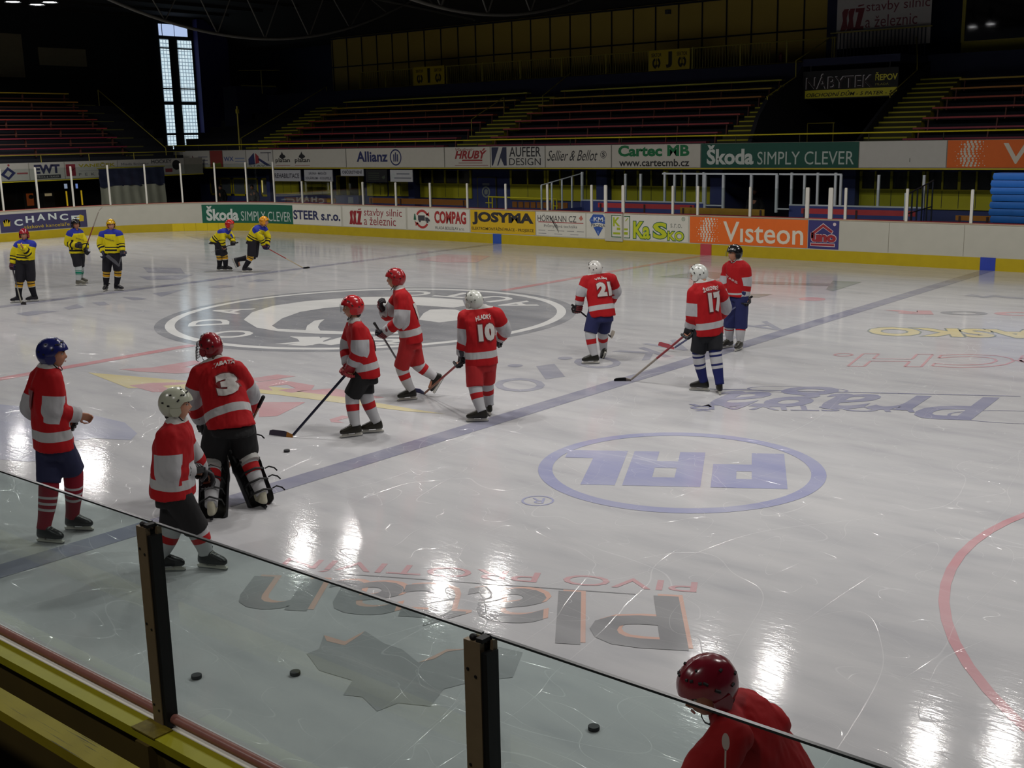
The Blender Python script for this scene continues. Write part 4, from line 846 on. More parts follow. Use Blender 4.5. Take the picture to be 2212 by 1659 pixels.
# team box barriers: blue low wall, white frame, clear panels
m_wframe = mat('white_tube_frame', '#9ba0a4', .4); m_bluelow = mat('blue_low_wall', '#2a3364', .6, var=.1)
def team_box(label, x0, x1, xt0, xt1, posts, tall, side=None):
    r = empty('team_box_screen', ((x0 + x1) / 2, 17.4, 0)); tag(r, label, 'team box'); c = (x0 + x1) / 2
    MB().box((x0 - c, -.04, 0), (x1 - c, .04, 1.43)).build('low_wall', m_bluelow, r); MB().box((x0 - c, -.05, 1.43), (x1 - c, .05, 1.475)).build('base_rail', m_wframe, r)
    if tall: MB().box((xt0 - c, -.03, 2.40), (xt1 - c, .03, 2.455)).build('top_rail', m_wframe, r)
    for x in posts: MB().box((x - c - .035, -.035, 1.45), (x - c + .035, .035, 2.42 + (.06 if round(x * 10) % 3 == 0 else 0))).build('post', m_wframe, r)
    for a, b in zip(posts, posts[1:]): MB().box((a - c + .04, -.005, 1.48), (b - c - .04, .005, 2.38)).build('clear_panel', m_pane, r)
    if side:
        sx, sy = side; MB().box((sx - c - .03, sy, 0), (sx - c + .03, 0, 1.2)).build('side_wall', m_bluelow, r)
        for k in range(5):
            y = sy + (0 - sy) * k / 4; MB().box((sx - c - .025, y - .02, 1.2 if k else .2), (sx - c + .025, y + .02, 2.1 + .3 * k / 4)).build('side_post', m_wframe, r)
        mb = MB(); mb.tube([(sx - c, sy, 2.1), (sx - c, 0, 2.42)], .02, 8); mb.build('side_rail', m_wframe, r, 60)
    return r, c
team_box('left team box screen, white frame on a blue low wall', -6.9, -1.7, -3.4, .1, [-6.87, -4.95, -4.3, -3.3, -2.9, -2.5, -2.0, -1.75], True, (-6.9, -2.4))
team_box('right team box screen, white frame on a blue low wall', 1.45, 5.85, .9, 3.2, [1.5, 1.95, 2.4, 3.0, 3.18, 4.4, 5.8], True)
r = empty('box_gate_frame', (0, 17.28, 0)); tag(r, 'white door frame of the opening between the two team boxes', 'frame')
for x in (-1.62, -.92, .12, 1.04): MB().box((x - .04, -.04, 1.2), (x + .04, .04, 2.46)).build('jamb', m_wframe, r)
MB().box((-1.66, -.035, 2.405), (1.08, .035, 2.46)).build('head_rail', m_wframe, r); MB().box((-1.6, -.03, 1.36), (-.95, .03, 1.40)).build('door_rail', m_wframe, r); MB().box((1.04, -.03, 1.3), (1.5, .03, 1.34)).build('door_rail', m_wframe, r)
r = empty('grille_gate', (6.1, 16.2, 0)); tag(r, 'dark grille gate at the right end of the right team box', 'gate')
for k in range(6): MB().box((-.02, -.9 + k*.4, .6), (.02, -.87 + k*.4, 1.95 + .06*k)).build('bar', mat('grille_dark', '#1c2230', .5), r)
mb = MB(); mb.tube([(0, -.9, 1.95), (0, 1.15, 2.27)], .022, 8); mb.tube([(0, -.9, 1.4), (0, 1.15, 1.5)], .018, 8); mb.build('rail', mat('grille_dark', '#1c2230'), r); MB().box((-.03, -1.0, 1.0), (.03, -.93, 2.0)).build('gate_post', m_wframe, r)
# blue mats stacked at the right edge
r = empty('mat_stack', (9.4, 15.7, 1.0)); tag(r, 'stack of bright blue foam mats behind the glass at the right edge', 'mat stack')
MB().box((-1.0, -.25, -1.0), (1.2, .4, .02)).build('trolley', m_navyd, r)
for k in range(8):
    z = .03 + k * .192; mb = MB(); mb.loft([[(-1.0 + .03*math.sin(k*2), -.3, z + .01), (1.2, -.3, z + .01), (1.2, .4, z + .01), (-1.0, .4, z + .01)], [(-1.02 + .03*math.sin(k*2), -.33, z + .09), (1.22, -.33, z + .09), (1.22, .43, z + .09), (-1.02, .43, z + .09)], [(-1.0 + .03*math.sin(k*2), -.3, z + .185), (1.2, -.3, z + .185), (1.2, .4, z + .185), (-1.0, .4, z + .185)]])
    mb.build('mat', mat('mat_blue', '#1f62b4', .5, var=.08), r, 50)

# ---------------------------------------------------------------- far stand
RISE, RUN, Y0, Z0 = .32, .8, 18.62, 3.50
NR = 8
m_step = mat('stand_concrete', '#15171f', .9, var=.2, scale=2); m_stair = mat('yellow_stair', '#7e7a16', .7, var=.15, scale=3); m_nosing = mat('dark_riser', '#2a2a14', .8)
mb = MB()
VX0, VX1 = -.60, 2.95          # the way out through the stand
for a, b in ((-36, VX0), (VX1, 26)):
    for k in range(NR): mb.box((a, max(FAR_Y + .13, Y0 - .3 + RUN*k), 2.72), (b, Y0 - .3 + RUN*(k+1), Z0 - .42 + RISE*k))
struct(mb.build('floor_stand', m_step))
DECK = 6.15
mb = MB(); mb.box((-36, 25.4, 2.72), (VX0, 27.1, DECK)); mb.box((VX1, 25.4, 2.72), (26, 27.1, DECK)); mb.box((-36, 24.85, 2.72), (-.6, 25.4, DECK + .2)); mb.box((2.95, 24.85, 2.72), (26, 25.4, DECK + .2))
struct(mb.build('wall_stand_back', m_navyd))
mb = MB(); mb.box((VX0, 19.0, 2.72), (VX1, 28.2, 2.9)); mb.box((-4.5, 28.1, 2.9), (4.5, 28.3, 7))

mb.prism([(18.45, 2.9), (25.3, 2.9), (25.3, 6.3), (22.6, 6.1), (21.9, 5.6), (19.7, 4.85), (19.1, 4.3), (18.45, 3.25)], lambda u, v, w: (w, u, v), VX0 - .16, VX0 - .01)
mb.prism([(18.45, 2.9), (25.3, 2.9), (25.3, 6.3), (23.9, 5.75), (21.44, 4.8), (20.8, 4.5), (18.45, 3.2)], lambda u, v, w: (w, u, v), VX1 + .005, VX1 + .11)
struct(mb.build('wall_exit', mat('exit_dark', '#0c0d12', .9)))
# front of the stand
struct(MB().box((-35, FAR_Y + .012, FZ0 - .01), (26, FAR_Y + .12, FZ1)).build('wall_stand_front', mat('front_grey', '#8a887e', .6)))
mb = MB(); mb.box((-35, FAR_Y - .02, FZ0 - .05), (26, FAR_Y + .13, FZ0 - .008)); struct(mb.build('trim_1', m_yframe))
r = empty('stand_railing', (-5, FAR_Y + .1, 3.43)); tag(r, 'thin yellow rail along the top of the far stand front', 'railing')
MB().tube([(-29.5, 0, .26), (31, 0, .26)], .025, 8).build('top_rail', m_yt, r, 60)
for i in range(26): MB().cyl((-29 + i*2.35, 0, 0), (-29 + i*2.35, 0, .26), .018, 6).build('post', mat('dark_post', '#2c2a16', .6), r)
# stairs
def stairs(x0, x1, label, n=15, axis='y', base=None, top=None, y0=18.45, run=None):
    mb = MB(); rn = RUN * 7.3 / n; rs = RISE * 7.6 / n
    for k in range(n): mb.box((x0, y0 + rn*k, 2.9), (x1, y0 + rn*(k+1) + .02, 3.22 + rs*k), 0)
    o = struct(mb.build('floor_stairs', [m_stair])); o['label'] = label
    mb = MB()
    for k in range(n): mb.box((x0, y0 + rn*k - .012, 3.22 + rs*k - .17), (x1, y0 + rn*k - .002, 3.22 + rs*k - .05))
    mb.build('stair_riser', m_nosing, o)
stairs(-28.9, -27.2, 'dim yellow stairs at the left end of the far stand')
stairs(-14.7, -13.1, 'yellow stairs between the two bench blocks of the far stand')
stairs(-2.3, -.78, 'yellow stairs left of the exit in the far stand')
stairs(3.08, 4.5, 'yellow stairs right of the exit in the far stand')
# bench rows
ROWC = [('#5a1c2a', 'dark red'), ('#64202c', 'dark red'), ('#74262a', 'red'), ('#7a2c26', 'red'), ('#7e3420', 'rust red'), ('#86581c', 'orange'), ('#8a7420', 'ochre'), ('#8c8a2c', 'yellow')]
ORD = ['lowest', 'second', 'third', 'fourth', 'fifth', 'sixth', 'seventh', 'top']
m_brack = mat('bench_bracket', '#4a2c24', .6)
def row(x0, x1, k, block, cols=ROWC, fn=None):
    y, z = Y0 + RUN*k, Z0 + RISE*k; w = (x1 - x0) / 2
    r = empty('stand_bench', ((x0 + x1)/2, y, z)); tag(r, '%s plank bench, %s row of the %s' % (cols[k][1], ORD[k], block), 'bench', 'benches of the ' + block)
    MB().box((-w, 0, -.055), (w, .3, 0)).build('seat_plank', mat('row' + cols[k][0], cols[k][0], .5, var=.2, scale=1.5), r)
    n = max(2, round(2*w / 1.9)); proto = None
    for i in range(n):
        x = -w + .15 + (2*w - .3) * i / (n - 1)
        if proto is None:
            mb = MB(); mb.obox((0, .12, -.24), (.02, 0, 0), (0, .03, 0), (.01, .0, .19)); mb.box((-.02, .05, -.43), (.02, .3, -.40)); proto = mb.build('bracket', m_brack, r, None, (x, 0, 0))
        else:
            c = proto.copy(); COL.objects.link(c); c.parent = r; c.location = (x, 0, 0)
    return r
for k in range(NR):
    row(-27.1, -14.9, k, 'left block of the far stand'); row(-13.0, -2.4, k, 'middle block of the far stand'); row(4.6, 22, k, 'right block of the far stand') if k < 7 else None
# handrails on the stairs
def rail(label, segs, parent=None, rad=.022, m=None, cat='handrail', posts=()):
    o = Vector(segs[0][0]); r = empty('handrail', o); tag(r, label, cat)
    for s in segs: MB().tube([Vector(p) - o for p in s], rad, 8).build('rail', m or m_yt, r, 60)
    for p, h in posts: MB().cyl(Vector(p) - o, Vector(p) - o + Vector((0, 0, h)), rad, 8).build('post', m or m_yt, r, 60)
    return r
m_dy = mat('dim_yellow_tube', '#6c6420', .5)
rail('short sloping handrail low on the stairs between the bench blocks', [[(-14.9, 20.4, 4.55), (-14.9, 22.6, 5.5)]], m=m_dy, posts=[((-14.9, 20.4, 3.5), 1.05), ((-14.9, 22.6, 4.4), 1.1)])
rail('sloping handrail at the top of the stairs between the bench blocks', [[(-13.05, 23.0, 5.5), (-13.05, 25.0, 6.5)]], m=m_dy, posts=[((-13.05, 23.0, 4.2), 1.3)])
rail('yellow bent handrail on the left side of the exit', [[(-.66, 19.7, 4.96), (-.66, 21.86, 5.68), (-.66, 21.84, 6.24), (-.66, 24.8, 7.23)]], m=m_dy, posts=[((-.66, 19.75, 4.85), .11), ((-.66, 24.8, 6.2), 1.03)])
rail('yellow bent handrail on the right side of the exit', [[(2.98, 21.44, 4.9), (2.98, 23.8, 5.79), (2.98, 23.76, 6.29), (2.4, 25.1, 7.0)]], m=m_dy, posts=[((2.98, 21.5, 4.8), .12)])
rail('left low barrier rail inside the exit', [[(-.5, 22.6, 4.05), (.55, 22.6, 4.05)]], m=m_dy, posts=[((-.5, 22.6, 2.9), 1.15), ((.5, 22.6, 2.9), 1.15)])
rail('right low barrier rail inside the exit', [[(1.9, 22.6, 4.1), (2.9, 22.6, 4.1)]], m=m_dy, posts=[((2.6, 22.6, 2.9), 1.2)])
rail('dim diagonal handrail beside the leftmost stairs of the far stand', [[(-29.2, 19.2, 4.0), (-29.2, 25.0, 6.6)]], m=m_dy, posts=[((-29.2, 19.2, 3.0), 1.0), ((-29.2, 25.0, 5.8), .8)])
r = empty('marker_pole', (-28.5, 18.55, 3.43)); tag(r, 'slim yellow pole on the left end of the far stand front', 'pole'); MB().cyl((0, 0, 0), (0, 0, 2.1), .04).build('shaft', m_dy, r, 60); MB().box((-.06, -.06, 1.75), (.06, .06, 1.95)).build('clamp', m_dy, r)
# gallery railing with the sector signs
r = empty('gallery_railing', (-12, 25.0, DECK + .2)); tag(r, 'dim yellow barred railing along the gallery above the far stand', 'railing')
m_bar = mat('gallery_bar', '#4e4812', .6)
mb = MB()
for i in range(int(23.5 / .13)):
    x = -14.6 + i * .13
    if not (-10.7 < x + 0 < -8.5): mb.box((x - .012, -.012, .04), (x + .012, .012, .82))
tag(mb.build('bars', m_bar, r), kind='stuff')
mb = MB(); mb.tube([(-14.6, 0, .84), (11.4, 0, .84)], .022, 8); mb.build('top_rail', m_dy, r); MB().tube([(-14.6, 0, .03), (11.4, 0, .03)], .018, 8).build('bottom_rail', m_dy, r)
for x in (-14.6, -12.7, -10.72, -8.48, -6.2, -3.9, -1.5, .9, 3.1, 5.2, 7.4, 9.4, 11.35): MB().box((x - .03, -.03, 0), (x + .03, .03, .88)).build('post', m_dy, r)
for b, ch, lab in (((-8.85, 6.37, -6.88, 7.2), 'J', 'yellow sector sign with a J between two arrow emblems'), ((-22.63, 6.37, -20.57, 7.24), 'I', 'yellow sector sign with an I between two arrow emblems')):
    s = Sign('sector_sign', b, yplane(24.93), '#a08c0c', lab, 'sign', off=0, thick=.02); c = (b[0] + b[2]) / 2
    s.t(ch, (c - .16 if ch == 'J' else c - .09, b[1] + .1, c + .14 if ch == 'J' else c + .09, b[3] - .08), '#16160c', bold=.06)
    for e in (-.62, .62):
        s.t('SEKTOR', (c + e - .25, b[3] - .27, c + e + .25, b[3] - .12), '#1c1a0c', 'small_lettering', bold=.02)
        s.draw('arrow_emblem', '#1c1a0c', lambda m, f, o: (ring(m, (c + e, b[1] + .31), .11, .2, f, o, a0=2.0, a1=2*PI - .4 - 1.3, n=14, sy=1.15), ring(m, (c + e, b[1] + .31), .11, .2, f, o, a0=-1.1, a1=1.15, n=14, sy=1.15), poly(m, [(c+e-.02,b[1]+.5),(c+e+.02,b[1]+.5),(c+e+.02,b[1]+.25),(c+e+.08,b[1]+.25),(c+e,b[1]+.12),(c+e-.08,b[1]+.25),(c+e-.02,b[1]+.25)], f, o)))
# yellow panelled wall behind the gallery
wy = 27.1
o = struct(MB().box((-31, wy, DECK), (-1.55, wy + .15, 9.3)).build('wall_gallery', mat('gallery_yellow', '#7e6c2c', .7, var=.06, scale=1)))
mb = MB()
for i in range(26): mb.box((-31 + .1 + i*1.165 - .03, wy - .03, DECK), (-31 + .1 + i*1.165 + .03, wy, 9.25))
mb.box((-31, wy - .03, 7.70), (-1.55, wy, 7.76)); mb.box((-31, wy - .03, 9.2), (-1.55, wy, 9.28)); mb.build('panel_bar', mat('panel_bar', '#12121a', .8), o)
mb = MB(); mb.box((-.03, -.06, -.1), (.24, .0, .08)); mb.cyl((.1, -.1, 0), (.1, -.02, 0), .07); tag(mb.build('wall_speaker', mat('speaker_dark', '#2c3034', .6), None, 40, (-9.4, wy, 8.95)), 'small grey loudspeaker high on the yellow panelled wall', 'loudspeaker')
mb = MB(); mb.cyl((0, 0, 0), (0, 0, .5), .09); mb.cyl((0, 0, .5), (0, 0, .58), (.09, .03)); tag(mb.build('fire_extinguisher', mat('extinguisher_red', '#5e1c14', .4), None, 40, (-3.2, 25.7, DECK + .1)), 'dim red extinguisher behind the gallery bars', 'extinguisher')
# pillars and the hanging banner right of the yellow wall
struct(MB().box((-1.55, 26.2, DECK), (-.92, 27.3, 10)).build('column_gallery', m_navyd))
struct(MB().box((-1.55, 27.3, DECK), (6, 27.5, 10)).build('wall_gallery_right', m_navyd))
s = Sign('cloth_banner', (-.87, 6.80, 2.72, 9.35), yplane(25.6), '#a8a5a2', 'large hanging white banner with red slanted mark and lettering above the exit', 'banner', off=0, thick=.02)
ssz(s, (-.72, 7.45, .22, 8.36), '#6a2830'); s.t('stavby silnic', (.28, 7.98, 2.66, 8.42), '#6c3a42'); s.t('a železnic', (.26, 7.5, 2.22, 7.92), '#6c3a42')
r = empty('banner_railing', (1, 25.25, 6.4)); tag(r, 'dark barred railing in front of the hanging banner', 'railing')
for i in range(26): MB().box((-1.85 + i*.14, -.015, 0), (-1.81 + i*.14, .015, .95)).build('bar', mat('rail_dark', '#242838', .6), r)
MB().box((-1.95, -.02, .95), (1.9, .02, .99)).build('top_rail', m_dy, r); MB().box((-1.6, -.05, -.10), (.6, .05, -.0)).build('yellow_beam', m_dy, r)
# sign at the back of the exit
s = Sign('shop_sign', (-.58, 4.88, 2.93, 5.86), yplane(22.3), '#0c0c0e', 'black furniture shop sign across the exit of the far stand', 'sign', off=0, thick=.03)
s.t('NÁBYTEK', (-.46, 5.24, 2.02, 5.76), '#c8c4c4', bold=.01); s.t('NÁBYTEK', (-.43, 5.22, 2.05, 5.74), '#2a2022', 'letter_face', bold=.012, k=1)
s.t('ŘEPOV', (2.12, 5.44, 2.90, 5.72), '#d4cc3a', bold=.02); s.t('MLADÁ', (2.13, 5.28, 2.6, 5.37), '#9a9430', 'small_lettering'); s.p('yellow_bar', '#d0c82e', [rectp(-.48, 4.92, 2.90, 5.20)]); s.t('OBCHODNÍ DŮM - 5 PATER - 50', (-.42, 4.97, 2.86, 5.15), '#1a1a10', 'small_lettering', shear=.25, bold=.015, k=1)
for x in (-.3, 2.6): MB().cyl((x, 22.32, 5.84), (x, 22.32, 6.3), .02, 6).build('hanger', mat('hanger_dark', '#26282c'), s.o)
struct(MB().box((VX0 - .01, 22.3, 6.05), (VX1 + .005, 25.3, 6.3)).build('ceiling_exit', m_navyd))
# commentators' booth at the right edge
bx = empty('commentary_booth', (6.3, 26.0, DECK)); tag(bx, 'yellow panelled booth with a large dark window reflecting lamps, right edge', 'booth')
MB().box((-2.6, 0, 0), (5, 1.2, .62)).build('front_panel', mat('booth_yellow', '#6a6212', .6), bx); MB().box((-2.62, -.02, .62), (-2.5, 1.2, 3.9)).build('window_frame', m_dy, bx); MB().box((-2.5, -.02, .6), (5, .02, .66)).build('window_sill', m_dy, bx)
gm = mat('booth_glass', '#050608', .04, var=.0, spec=1.0); MB().box((-2.5, .02, .66), (5, .06, 3.9)).build('window_glass', gm, bx); MB().box((-2.6, .3, .62), (5, 1.2, 3.9)).build('back_wall', mat('exit_dark', '#0c0d12'), bx)

# ---------------------------------------------------------------- left end of the hall
struct(MB().box((-41, -22, -.1), (-40, 32, 11)).build('wall_left', mat('left_wall_dark', '#15191a', .85, var=.25, scale=.6)))
struct(MB().box((-41, 30, 2.7), (-30.5, 31, 11)).build('wall_left_corner', m_navyd))
struct(MB().box((26, -22, -.1), (26.3, 30, 11)).build('wall_right', m_navyd))
m_roof = mat('roof_underside', '#1c1a16', .9, var=.3, scale=.4)
mb = MB(); mb.add([(-41, -22, 10.9), (26.2, -22, 10.9), (26.2, 24.8, 10.9), (-41, 24.8, 10.9), (26.2, 27.4, 9.3), (-41, 27.4, 9.3), (26.2, 32, 9.3), (-41, 32, 9.3)] , [(0, 3, 2, 1), (3, 5, 4, 2), (5, 7, 6, 4)])
o = struct(mb.build('ceiling', m_roof)); mb = MB()
for i in range(22): mb.box((-40 + i*3, -22, 10.75), (-39.85 + i*3, 24.8, 10.9))
mb.build('purlin', m_roof, o)
# roof girders with sagging lower chord
m_gird = mat('girder_grey', '#4a4842', .6)
def girder(x, mid, zc, label, y0, y1):
    r = empty('roof_girder', (x, mid, zc)); tag(r, label, 'girder')
    zb = lambda y: .0255 * (y) ** 2
    ys = [y0 + (y1 - y0) * i / 40 for i in range(41)]
    MB().tube([(0, y, zb(y)) for y in ys if zb(y) < 2.3], .06, 8).build('lower_chord', m_gird, r, 60)
    MB().tube([(0, y0, 2.25), (0, 3.9, 2.25), (0, y1, 1.55)], .07, 8).build('upper_chord', m_gird, r, 60)
    y = -6.4
    while y < y1 - 2.4:
        top = 2.25 if y + 1.1 < 3.9 else 2.25 - .7 * (y + 1.1 - 3.9) / (y1 - 3.9)
        MB().cyl((0, y, zb(y)), (0, y + 1.15, top), .028, 6).build('web_bar', m_gird, r, 60); MB().cyl((0, y + 1.15, top), (0, y + 2.33, zb(y + 2.33)), .028, 6).build('web_bar', m_gird, r, 60)
        y += 2.33
girder(-20, 13.1, 7.87, 'long roof girder with curved lower chord above the left part of the rink', -9.3, 13.5)
girder(-8, 13.0, 7.86, 'second roof girder with curved lower chord, mostly above the frame', -9.3, 13.5)
# tall window of glass blocks, daylight behind
def glassblock():
    m = bpy.data.materials.new('daylit_glass_block'); m.use_nodes = True; nt = m.node_tree; b = nt.nodes['Principled BSDF']
    tc = nt.nodes.new('ShaderNodeTexCoord'); br = nt.nodes.new('ShaderNodeTexBrick'); br.offset = 0
    br.inputs['Scale'].default_value = 1; br.inputs['Brick Width'].default_value = .2; br.inputs['Row Height'].default_value = .2; br.inputs['Mortar Size'].default_value = .02
    br.inputs[1].default_value = (.55, .72, .80, 1); br.inputs[2].default_value = (.66, .80, .86, 1); br.inputs[3].default_value = (.16, .22, .28, 1)
    mp = nt.nodes.new('ShaderNodeSeparateXYZ'); cb = nt.nodes.new('ShaderNodeCombineXYZ'); L = nt.links
    L.new(tc.outputs['Object'], mp.inputs[0]); L.new(mp.outputs[1], cb.inputs[0]); L.new(mp.outputs[2], cb.inputs[1]); L.new(cb.outputs[0], br.inputs[0])
    L.new(br.outputs[0], b.inputs['Emission Color']); b.inputs['Emission Strength'].default_value = 1.0; b.inputs['Base Color'].default_value = (.3, .35, .38, 1); b.inputs['Roughness'].default_value = .3
    return m
m_gb = glassblock(); m_skyp = mat('daylit_clear_pane', '#b4c8f4', .2, emit=.9, var=.05, scale=.7); m_wf = mat('window_frame_dark', '#0e0f14', .7)
wx = -39.98
o = struct(MB().box((wx, 21.4, 3.2), (wx + .05, 25.8, 10.8)).build('window_left', m_wf)); o['label'] = 'tall daylit window of glass blocks in the dark left corner'
for y0, y1 in ((22.2, 22.78), (23.38, 24.32)):
    for z0, z1 in ((3.5, 4.28), (4.40, 6.0), (6.18, 6.86), (6.94, 9.1), (9.18, 9.62)):
        MB().box((wx + .05, y0, z0), (wx + .08, y1, z1)).build('glass_block_field', m_gb, o)
for y0, y1 in ((22.2, 22.38), (22.45, 23.2), (23.26, 24.1)): MB().box((wx + .05, y0, 9.82), (wx + .08, y1, 10.45)).build('clear_pane', m_skyp, o)
struct(MB().box((-40, 24.5, 3.0), (-39.5, 26.6, 10.8)).build('column_left', mat('purple_navy_column', '#2c2a5c', .8)))
# pale panels high on the left wall
for (y0, y1, z0, z1), l in (((12.4, 14.0, 7.3, 9.45), 'large faint beige panel high on the left wall'), ((14.85, 17.55, 7.95, 8.85), 'smaller faint beige panel high on the left wall')):
    tag(MB().box((-39.98, y0, z0), (-39.9, y1, z1)).build('wall_panel', mat('dim_beige_panel', '#5e5844', .8)), l, 'panel')
# left stand
mb = MB()
for k in range(7): mb.box((-31.3 - .8*(k+1), -6, 2.4), (-31.3 - .8*k, 17.2, 3.25 + .42*k))
mb.box((-31.3, -6, 2.4), (LEFT_X - .1, 17.2, 3.0)); mb.box((-40, -6, 2.3), (LEFT_X - .1, 17.3, 2.42))
struct(mb.build('floor_left_stand', m_step))
struct(MB().box((LEFT_X - .12, -6, LZ0 - .02), (LEFT_X - .012, 18.1, LZ1)).build('wall_left_stand_front', mat('front_grey', '#8a887e')))
struct(MB().box((LEFT_X - .13, -6, LZ0 - .06), (LEFT_X + .02, 18.1, LZ0 - .018)).build('trim_2', m_yframe))
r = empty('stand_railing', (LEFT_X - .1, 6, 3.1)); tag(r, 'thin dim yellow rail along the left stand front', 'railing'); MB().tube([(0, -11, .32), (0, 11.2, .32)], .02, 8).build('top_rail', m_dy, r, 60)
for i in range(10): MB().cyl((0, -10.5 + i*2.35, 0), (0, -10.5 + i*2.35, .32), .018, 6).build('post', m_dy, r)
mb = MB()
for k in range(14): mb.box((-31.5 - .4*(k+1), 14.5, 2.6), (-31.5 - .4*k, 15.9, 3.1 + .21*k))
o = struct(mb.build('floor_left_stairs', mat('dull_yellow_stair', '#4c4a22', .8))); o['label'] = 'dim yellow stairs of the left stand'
for k in range(7):
    x, z = -31.6 - .8*k, 3.74 + .44*k; r = empty('stand_bench', (x, 8, z)); tag(r, '%s plank bench, %s row of the dark left stand' % (ROWC[k][1], ORD[k]), 'bench', 'benches of the left stand')
    MB().box((-.3, -12, -.055), (0, 6.3, 0)).build('seat_plank', mat('row' + ROWC[k][0], ROWC[k][0]), r)
    MB().box((-.05, -12, -.30), (0, 6.3, -.26)).build('foot_plank', m_brack, r)
    for i in range(9): MB().box((-.2, -11.5 + i*2.2, -.4), (-.12, -11.44 + i*2.2, -.05)).build('bracket', m_brack, r)
rail('dim diagonal handrail beside the left stand stairs', [[(-31.4, 16.3, 3.6), (-37, 16.3, 6.6)]], m=m_dy, posts=[((-31.4, 16.3, 3.0), .6), ((-37, 16.3, 5.6), 1.0)])
# concourse under the left stand
struct(MB().box((-37, -8, 0), (-36.8, 20, 2.4)).build('wall_left_concourse', mat('left_concourse_wall', '#23231c', .85)))
r = empty('vending_machine', (-33.5, 10.2, 0)); tag(r, 'dark vending machine with glowing orange panel under the left stand', 'vending machine')
MB().box((-.6, -.35, 0), (0, .3, 1.75)).build('cabinet', mat('cabinet_dark', '#15120e', .5), r); MB().box((0, -.22, 1.1), (.02, .12, 1.66)).build('lit_panel', mat('orange_glow', '#8c4018', .5, emit=.28, var=.8, scale=6), r); MB().ball((.03, .0, 1.5), (.02, .13, .1)).build('panel_ring', mat('cabinet_dark', '#15120e'), r, 60); MB().box((0, -.22, .6), (.02, .2, .95)).build('tray', m_black, r)
r = empty('vending_machine', (-33.5, 11.0, 0)); tag(r, 'dim vending machine with pale rounded front under the left stand', 'vending machine')
MB().box((-.6, -.2, 0), (0, .38, 1.7)).build('cabinet', mat('cabinet_grey', '#2a2a2c', .5), r); MB().box((0, -.1, 1.5), (.02, .25, 1.62)).build('lit_top', mat('pale_glow', '#a08c6a', .5, emit=.5, var=.5, scale=9), r); MB().box((0, -.14, .9), (.02, .32, 1.45)).build('front_glass', mat('cabinet_glass', '#34322e', .15), r)
for y, l in ((12.0, 'left bright yellow light column under the left stand'), (12.78, 'right bright yellow light column under the left stand')):
    r = empty('light_column', (-33.5, y, 0)); tag(r, l, 'light column'); MB().box((-.06, -.05, .0), (0, .05, 1.72)).build('column_case', mat('cabinet_dark', '#15120e'), r); MB().box((0, -.035, .98), (.015, .035, 1.68)).build('yellow_light', mat('yellow_glow', '#c8a020', .5, emit=.7, var=.3, scale=20), r)
for y, z, w, c, l in ((12.0, 1.92, .13, '#aeb8d0', 'upper left glowing monitor under the left stand'), (12.55, 1.9, .09, '#8ca4f0', 'small blue glowing monitor under the left stand')):
    r = empty('monitor', (-33.4, y, z)); tag(r, l, 'monitor'); MB().box((-.1, -w - .02, -.14), (0, w + .02, .14)).build('housing', mat('cabinet_dark', '#15120e'), r); MB().cyl((-.05, 0, .13), (-.05, 0, 2.31 - z), .015, 6).build('hanger', mat('cabinet_dark', '#15120e'), r); MB().box((0, -w, -.11), (.01, w * .2, .11)).build('screen', mat('screen' + c, c, .5, emit=.6, var=.5, scale=8), r)
# draped cloth in the corner gateway, navy above and dirty white below
r = empty('gateway_curtain', (-30, 13.4, 1)); tag(r, 'draped curtain in the corner gateway, navy top and dirty white lower half', 'curtain')
def drape(z0, z1, amp):
    mb = MB(); n, h = 40, 10; vs = []; fs = []
    for j in range(h + 1):
        for i in range(n + 1):
            u = -1.7 + 3.45 * i / n; t = j / h; sag = .10 * math.sin(PI * i / n) * t if z1 < 1.2 else 0
            vs.append((amp * math.sin(i * 1.1 + t * 2) + .02 * math.sin(i * .37 + j), u, z0 + (z1 - z0) * t - .04 * math.sin(i * .55) * (1 - t)))
    for j in range(h):
        for i in range(n): fs.append((j*(n+1)+i, j*(n+1)+i+1, (j+1)*(n+1)+i+1, (j+1)*(n+1)+i))
    mb.add(vs, fs); return mb
drape(.92, 1.72, .015).build('navy_top', mat('curtain_navy', '#191c2e', .9), r, 180); drape(-.9, .95, .022).build('white_lower', mat('curtain_white', '#6c6a5e', .85, var=.2, scale=2), r, 180)
MB().cyl((0, -1.75, 1.76), (0, 1.8, 1.76), .03).build('curtain_pole', m_dy, r, 60)
# small control room high in the far left corner
r = empty('control_room', (-34, 24, 4.8)); tag(r, 'dark control room with a glinting window, high in the far left corner', 'booth')
MB().box((-1.2, -1.2, -1.9), (0, 1.6, 2.0)).build('wall', m_navyd, r); MB().box((0, -.9, 2.0), (.04, 1.5, 2.06)).build('roof_edge', m_dy, r); MB().box((0, -.3, .1), (.02, .25, .55)).build('window_pane', mat('booth_glass', '#050608'), r); MB().box((0, -.02, .2), (.03, .16, .42)).build('lit_pane', mat('cold_glint_glow', '#93a4c8', .4, emit=.6), r); MB().tube([(.3, -1.2, 2.8), (.3, 1.6, 2.9)], .025, 8).build('rail', m_dy, r, 60); MB().cyl((.3, .3, 1.6), (.3, .3, 2.85), .025).build('rail_post', m_dy, r, 60)  # the window's glint is put in as a small glowing box

